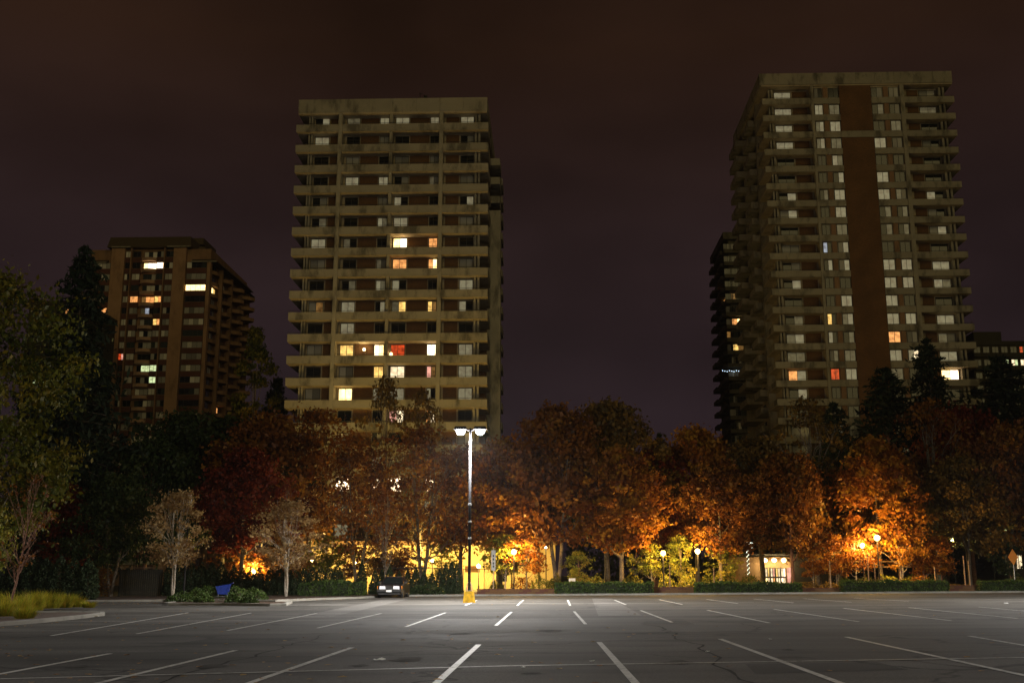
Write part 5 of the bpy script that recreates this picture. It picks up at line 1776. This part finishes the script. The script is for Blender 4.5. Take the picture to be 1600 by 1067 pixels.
# ------------------------------------------------------------------ signs
def post_sign(px, pyc, Y, label, build_face, cat='sign'):
    p_ = P(px, pyc, Y)
    z0 = gz(p_.x) + 0.1
    T = thing('sign', label, cat, (p_.x, Y, z0), 0, 'signs along the far side')
    h = p_.z - z0
    build_face(T, h)
    return T

def narrow_face(T, h):
    bx('sign_plate', M_SIGNG, T, -0.16, 0.16, -0.05, -0.03, h - 0.75, h + 0.75)
    MB().path([(0, 0, -0.1), (0, 0, h + 0.95)], [0.03, 0.03], 6).build('post', M_STEEL, T)
    for z in (0.35, 0.1, -0.2, -0.42):
        bx('print_line', M_BLACK, T, -0.05, 0.05, -0.056, -0.052, h + z - 0.11, h + z + 0.06)
post_sign(771, 875, 84.5, 'narrow white sign plate before the dark trunk right of the lamp post', narrow_face)

def diamond_face(T, h):
    r = 0.62
    MB().hexa([(-r * .62, -0.05, h), (0, -0.05, h - r), (r * .62, -0.05, h), (0, -0.05, h + r)], [(-r * .62, -0.03, h), (0, -0.03, h - r), (r * .62, -0.03, h), (0, -0.03, h + r)]).build('sign_plate', M_SIGNO, T)
    MB().path([(0, 0, -0.1), (0, 0, h + 0.4)], [0.035, 0.035], 6).build('post', M_STEEL, T)
post_sign(1582.5, 870, 88, 'orange diamond sign on a thin post at the right edge', diamond_face)

def board_face(T, h):
    bx('sign_plate', M_WHITE, T, -0.26, 0.26, -0.05, -0.03, h - 0.3, h + 0.3)
    MB().path([(0, 0, -0.1), (0, 0, h + 0.2)], [0.04, 0.04], 6).build('post', M_POLE, T)
post_sign(894, 909, 89, 'small square white sign just over the first hedge', board_face)

# ------------------------------------------------------------------ parked sedan, front to the viewpoint
def loft(secs, name, mat, parent, smooth=False):
    m = MB()
    n = len(secs[0][1])
    for y, ring in secs:
        m.v += [(x, y, z) for x, z in ring]
    for k in range(len(secs) - 1):
        for j in range(n):
            m.f.append((k * n + j, (k + 1) * n + j, (k + 1) * n + (j + 1) % n, k * n + (j + 1) % n))
    m.f.append(tuple(range(n)))
    m.f.append(tuple((len(secs) - 1) * n + j for j in range(n - 1, -1, -1)))
    return m.build(name, mat, parent, smooth=smooth)

def sedan():
    fr_ = P(608, 925, 76.8)
    T = thing('parked_car', 'dark boxy sedan parked nose out at the far kerb', 'car', (fr_.x, 76.8, gz(fr_.x)), RAD(-0.5))
    ring = lambda w, z0, z1, c=0.07: [(-w + .05, z0), (-w, z0 + .12), (-w, z1 - c * 1.6), (-w + c, z1), (w - c, z1), (w, z1 - c * 1.6), (w, z0 + .12), (w - .05, z0)]
    loft([(0.10, ring(.80, .36, .80)), (0.16, ring(.83, .30, .84)), (0.75, ring(.86, .24, .89)), (1.40, ring(.87, .22, .945)), (2.4, ring(.875, .22, .955)), (3.7, ring(.87, .22, .955)), (4.4, ring(.85, .26, .93)), (4.62, ring(.80, .34, .86))], 'body', M_CARP, T)
    # glasshouse
    lo = [(-.74, 1.38, .95), (.74, 1.38, .95), (.75, 4.0, .95), (-.75, 4.0, .95)]
    hi = [(-.57, 2.02, 1.37), (.57, 2.02, 1.37), (.58, 3.42, 1.37), (-.58, 3.42, 1.37)]
    MB().hexa(lo, hi).build('glasshouse', M_GLASS, T)
    loft([(1.98, [(-.57, 1.36), (-.54, 1.41), (.54, 1.41), (.57, 1.36)]), (2.2, [(-.59, 1.365), (-.55, 1.435), (.55, 1.435), (.59, 1.365)]), (3.2, [(-.60, 1.365), (-.56, 1.435), (.56, 1.435), (.60, 1.365)]), (3.46, [(-.58, 1.36), (-.55, 1.41), (.55, 1.41), (.58, 1.36)])], 'roof', M_CARP, T)
    for sx in (-1, 1):
        for (x0, y0, z0, x1, y1, z1) in ((.745, 1.38, .94, .575, 2.0, 1.38), (.755, 4.0, .94, .585, 3.44, 1.38), (.765, 2.7, .94, .60, 2.68, 1.38)):
            MB().path([(sx * x0, y0, z0), (sx * x1, y1, z1)], [.038, .034], 6).build('roof_pillar', M_CARP, T)
        mi = MB().box(-0.10, 0.10, -0.05, 0.05, -0.06, 0.06).build('wing_mirror', M_BLACK, T, (sx * .90, 1.62, 1.02))
        # front lights
        h = MB().hexa([(-.20, 0.03, .585), (.21, 0.03, .585), (.21, 0.16, .585), (-.20, 0.16, .585)], [(-.20, 0.045, .79), (.21, 0.045, .79), (.21, 0.16, .79), (-.20, 0.16, .79)]).build('headlight', M_HEADL, T, (sx * .475, 0, 0))
        bx('headlight_bezel', M_CHROME, h, -.21, .22, 0.0, 0.028, .555, .583)
        MB().hexa([(-.065, 0.09, .60), (.065, 0.09, .60), (.065, 0.30, .60), (-.065, 0.30, .60)], [(-.065, 0.10, .785), (.065, 0.10, .785), (.065, 0.30, .785), (-.065, 0.30, .785)]).build('indicator', M_AMBER, T, (sx * .79, 0.06, 0))
        bx('door', M_CARP, T, sx * .876 - .004, sx * .876 + .004, 1.55, 2.66, .30, .90)
        bx('door', M_CARP, T, sx * .876 - .004, sx * .876 + .004, 2.70, 3.55, .30, .90)
        bx('side_trim', M_BLACK, T, sx * .885 - .012, sx * .885 + .012, 1.0, 3.75, .52, .58) if False else None
    g = bx('grille', M_BLACK, T, -.28, .28, 0.06, 0.11, .56, .80)
    for k in range(9):
        bx('grille_bar', M_CHROME, g, .04 + k * .06, .05 + k * .06, -0.008, 0.0, .02, .22)
    for a_ in ((0, .56, .0, .02), (0, .56, .22, .24), (0, .02, .02, .22), (.54, .56, .02, .22)):
        bx('grille_frame', M_CHROME, g, a_[0], a_[1], -0.022, -0.009, a_[2], a_[3])
    MB().path([(.03, -.02, .03), (.53, -.02, .21)], [.014, .014], 4).build('grille_sash', M_CHROME, g)
    MB().lathe([(.0, -.01), (.045, -.01), (.045, .01), (.0, .01)], 10).build('emblem', M_CHROME, g, (.28, -.035, .12)).rotation_euler = (RAD(90), 0, 0)
    loft([(-0.10, [(-.80, .40), (-.80, .55), (.80, .55), (.80, .40)]), (-0.03, [(-.86, .36), (-.86, .56), (.86, .56), (.86, .36)]), (0.28, [(-.88, .36), (-.88, .56), (.88, .56), (.88, .36)])], 'bumper', M_BLACK, T)
    bx('bumper_strip', M_CHROME, T, -.80, .80, -0.112, -0.102, .515, .54)
    bx('number_plate', M_WHITE, T, -.19, .19, -0.128, -0.114, .40, .53)
    bx('valance', M_BLACK, T, -.74, .74, 0.04, 0.3, .22, .355)
    for sx in (-1, 1):
        for y in (.82, 3.52):
            w = MB().lathe([(.20, -.10), (.295, -.105), (.318, -.07), (.318, .07), (.295, .105), (.20, .10)], 20)
            t = w.build('wheel', M_RUBBER, T, (sx * .775, y, .318), True)
            t.rotation_euler = (0, RAD(90), 0)
            MB().lathe([(.02, -.102), (.19, -.095), (.205, -.06), (.205, .06), (.19, .095), (.02, .102)], 14).build('rim', M_RIM, t)
            MB().lathe([(.005, -.108), (.06, -.106), (.06, .106), (.005, .108)], 10).build('hub_cap', M_CHROME, t)
    for sx in (-.45, .1):
        MB().path([(sx, 1.36, .965), (sx + .42, 1.52, 1.08)], [.008, .006], 4).build('wiper', M_BLACK, T)
    return T
sedan()

# ------------------------------------------------------------------ blue shopping cart tipped in the shrubs
def cart():
    g = G(348, 936)
    T = thing('shopping_cart', 'blue shopping cart tipped over in the island shrubs', 'shopping cart', (g.x, g.y, gz(g.x) + 0.1), RAD(12))
    sc = 1.0
    # basket: tapered, lying tilted back
    W0, W1, L0, L1, H = .40, .56, .66, .96, .60
    bot = [(-L0 / 2, -W0 / 2, .25), (L0 / 2, -W0 / 2, .22), (L0 / 2, W0 / 2, .22), (-L0 / 2, W0 / 2, .25)]
    top = [(-L1 / 2, -W1 / 2, .25 + H * .82), (L1 / 2, -W1 / 2, .22 + H * 1.15), (L1 / 2, W1 / 2, .22 + H * 1.15), (-L1 / 2, W1 / 2, .25 + H * .82)]
    lerp = lambda a_, b_, t: Vector(a_).lerp(Vector(b_), t)
    for i, nm in enumerate(('side_panel', 'end_panel', 'side_panel', 'end_panel')):
        a_, b_, c_, d_ = bot[i], bot[(i + 1) % 4], top[(i + 1) % 4], top[i]
        m = MB()
        n = 11 if i % 2 == 0 else 7
        for k in range(n + 1):
            m.path([lerp(a_, b_, k / n), lerp(d_, c_, k / n)], [.012, .012], 4, False)
        for k in range(8):
            t = k / 7
            m.path([lerp(a_, d_, t), lerp(b_, c_, t)], [.011, .011], 4, False)
        m.build(nm, M_BLUE, T)
        # moulded solid skin of the plastic basket, just inside the ribs
        q = [lerp(p_, (0, 0, p_[2]), 0.04) for p_ in (a_, b_, c_, d_)]
        m = MB()
        m.hexa([q[0], q[1], lerp(q[1], (0, 0, q[1][2]), .03), lerp(q[0], (0, 0, q[0][2]), .03)], [q[3], q[2], lerp(q[2], (0, 0, q[2][2]), .03), lerp(q[3], (0, 0, q[3][2]), .03)])
        m.build('basket_skin', M_BLUE, T)
    MB().path([Vector(top[1]) + Vector((0.16, -.02, .08)), Vector(top[2]) + Vector((0.16, .02, .08))], [.022, .022], 6).build('handle', M_BLUE, T)
    for p_, s in ((top[1], -.02), (top[2], .02)):
        MB().path([p_, Vector(p_) + Vector((0.16, s, .08))], [.016, .016], 5).build('handle_arm', M_BLUE, T)
    m = MB()
    m.path([(-.4, -.2, .12), (.42, -.24, .10), (.42, .24, .10), (-.4, .2, .12), (-.4, -.2, .12)], [.014] * 5, 5)
    for x, y in ((.3, -.2), (.3, .2), (-.3, -.18), (-.3, .18)):
        m.path([(x, y, .11), (x * .95, y * .95, .24)], [.014, .014], 5)
    m.build('frame', M_STEEL, T)
    for x, y in ((.4, -.22), (.4, .22), (-.38, -.18), (-.38, .18)):
        w = MB().lathe([(.02, -.018), (.06, -.016), (.06, .016), (.02, .018)], 10).build('wheel', M_BLACK, T, (x, y, .06))
        w.rotation_euler = (RAD(90), 0, 0)
cart()

# ------------------------------------------------------------------ litter and fallen leaves
def scrap(px, py, s, label, name='paper_scrap', cat='litter', seed=1):
    g = G(px, py)
    rr_ = random.Random(seed)
    m = MB()
    n = 9
    ring = [(s * rr_.uniform(.5, 1.1) * math.cos(6.283 * k / n), s * .7 * rr_.uniform(.5, 1.1) * math.sin(6.283 * k / n)) for k in range(n)]
    m.v = [(x, y, 0.012 + rr_.random() * 0.02) for x, y in ring] + [(x * .5, y * .5, s * rr_.uniform(.1, .5)) for x, y in ring] + [(0, 0, s * .3)]
    for k in range(n):
        k2 = (k + 1) % n
        m.f += [(k, k2, n + k2, n + k), (n + k, n + k2, 2 * n)]
    m.f.append(tuple(range(n - 1, -1, -1)))
    tag(m.build(name, M_PAPER, None, (g.x, g.y, gz(g.x) + 0.006)), label, cat, 'litter on the lot')
for a in ((593, 1032, .11, 'crumpled white paper on the near asphalt left of the middle line'), (1181, 924.5, .32, 'white bag lying at the far kerb before the second hedge'), (1106, 1019, .05, 'tiny white scrap between two near lines right of centre'), (925, 1034, .05, 'tiny white scrap beside the cross line'),
          (150, 963.5, .13, 'pale scrap at the tip of the left island kerb'), (432, 946, .2, 'white litter by the end of the cart island kerb'), (818, 1044, .05, 'white scrap just below the cross line'), (1204, 999.5, .05, 'white crumbs near the top of a near line'), (1572, 943, .12, 'white scrap at the far right of the lot')):
    scrap(*a, seed=int(a[0]))

def leaves(n, pick, dz, seed):
    rng = np.random.default_rng(seed)
    V, Fc, ti = [], [], []
    rr_ = random.Random(seed)
    for i in range(n):
        x, y = pick(rr_)
        s = rr_.uniform(.035, .085)
        a_ = rr_.random() * 6.283
        o = len(V)
        z = gz(x) + dz
        c_, s_ = math.cos(a_), math.sin(a_)
        prof = [(-1, 0, .0), (-.35, -.62, .25), (.15, -.5, .3), (1, 0, .12), (.15, .5, .35), (-.35, .62, .2)]
        for u, v_, h in prof:
            V.append((x + s * (u * c_ - v_ * s_), y + s * (u * s_ + v_ * c_), z + 0.004 + s * h * rr_.uniform(.1, .7)))
        Fc.append((o, o + 1, o + 2, o + 3))
        Fc.append((o, o + 3, o + 4, o + 5))
        t = rr_.random()
        ti += [t, t]
    me = bpy.data.meshes.new('fallen_leaves')
    me.from_pydata(V, [], Fc)
    at = me.attributes.new('tint', 'FLOAT', 'FACE')
    at.data.foreach_set('value', np.array(ti, dtype=np.float32))
    me.materials.append(L_FALL)
    stuff(place('fallen_leaves', me))

def on_lot(r):
    t = r.random()
    if t < 0.35:                                   # drifts along the left kerbs
        p_ = G(r.uniform(-40, 420), r.uniform(950, 985))
    elif t < 0.6:
        p_ = G(r.uniform(-60, 900), r.uniform(985, 1067))
    elif t < 0.8:
        p_ = G(r.uniform(-60, 1650), r.uniform(936, 1000))
    else:
        p_ = G(r.uniform(-100, 1700), r.uniform(975, 1080))
    return p_.x, p_.y
leaves(330, on_lot, 0.006, 4)
leaves(1500, lambda r: (r.uniform(-30, 60), r.choice([r.gauss(80.7, 0.25), r.uniform(81.6, 86)])) if r.random() < .8 else (r.uniform(-34, -12), r.uniform(66, 69)), 0.102, 5)
leaves(420, lambda r: (r.uniform(-10, 60), 80.5 - abs(r.gauss(0, 0.5))), 0.005, 9)
leaves(700, lambda r: (lambda p_: (p_.x, p_.y))(G(r.uniform(100, 420), r.uniform(933, 944))), 0.004, 6)

# ------------------------------------------------------------------ thin scattering volume added to give the lamps a glare halo
hz_ = MB().box(-330, 330, -60, 460, -4, 86).build('added_haze', bpy.data.materials.new('added_haze_air'))
stuff(hz_)
hm = hz_.data.materials[0]
hm.use_nodes = True
ht = hm.node_tree
for n in list(ht.nodes):
    ht.nodes.remove(n)
ho = ht.nodes.new('ShaderNodeOutputMaterial')
hv = ht.nodes.new('ShaderNodeVolumePrincipled')
hv.inputs['Color'].default_value = (0.9, 0.9, 0.92, 1)
hv.inputs['Density'].default_value = 0.00008
hv.inputs['Anisotropy'].default_value = 0.3
ht.links.new(hv.outputs[0], ho.inputs['Volume'])
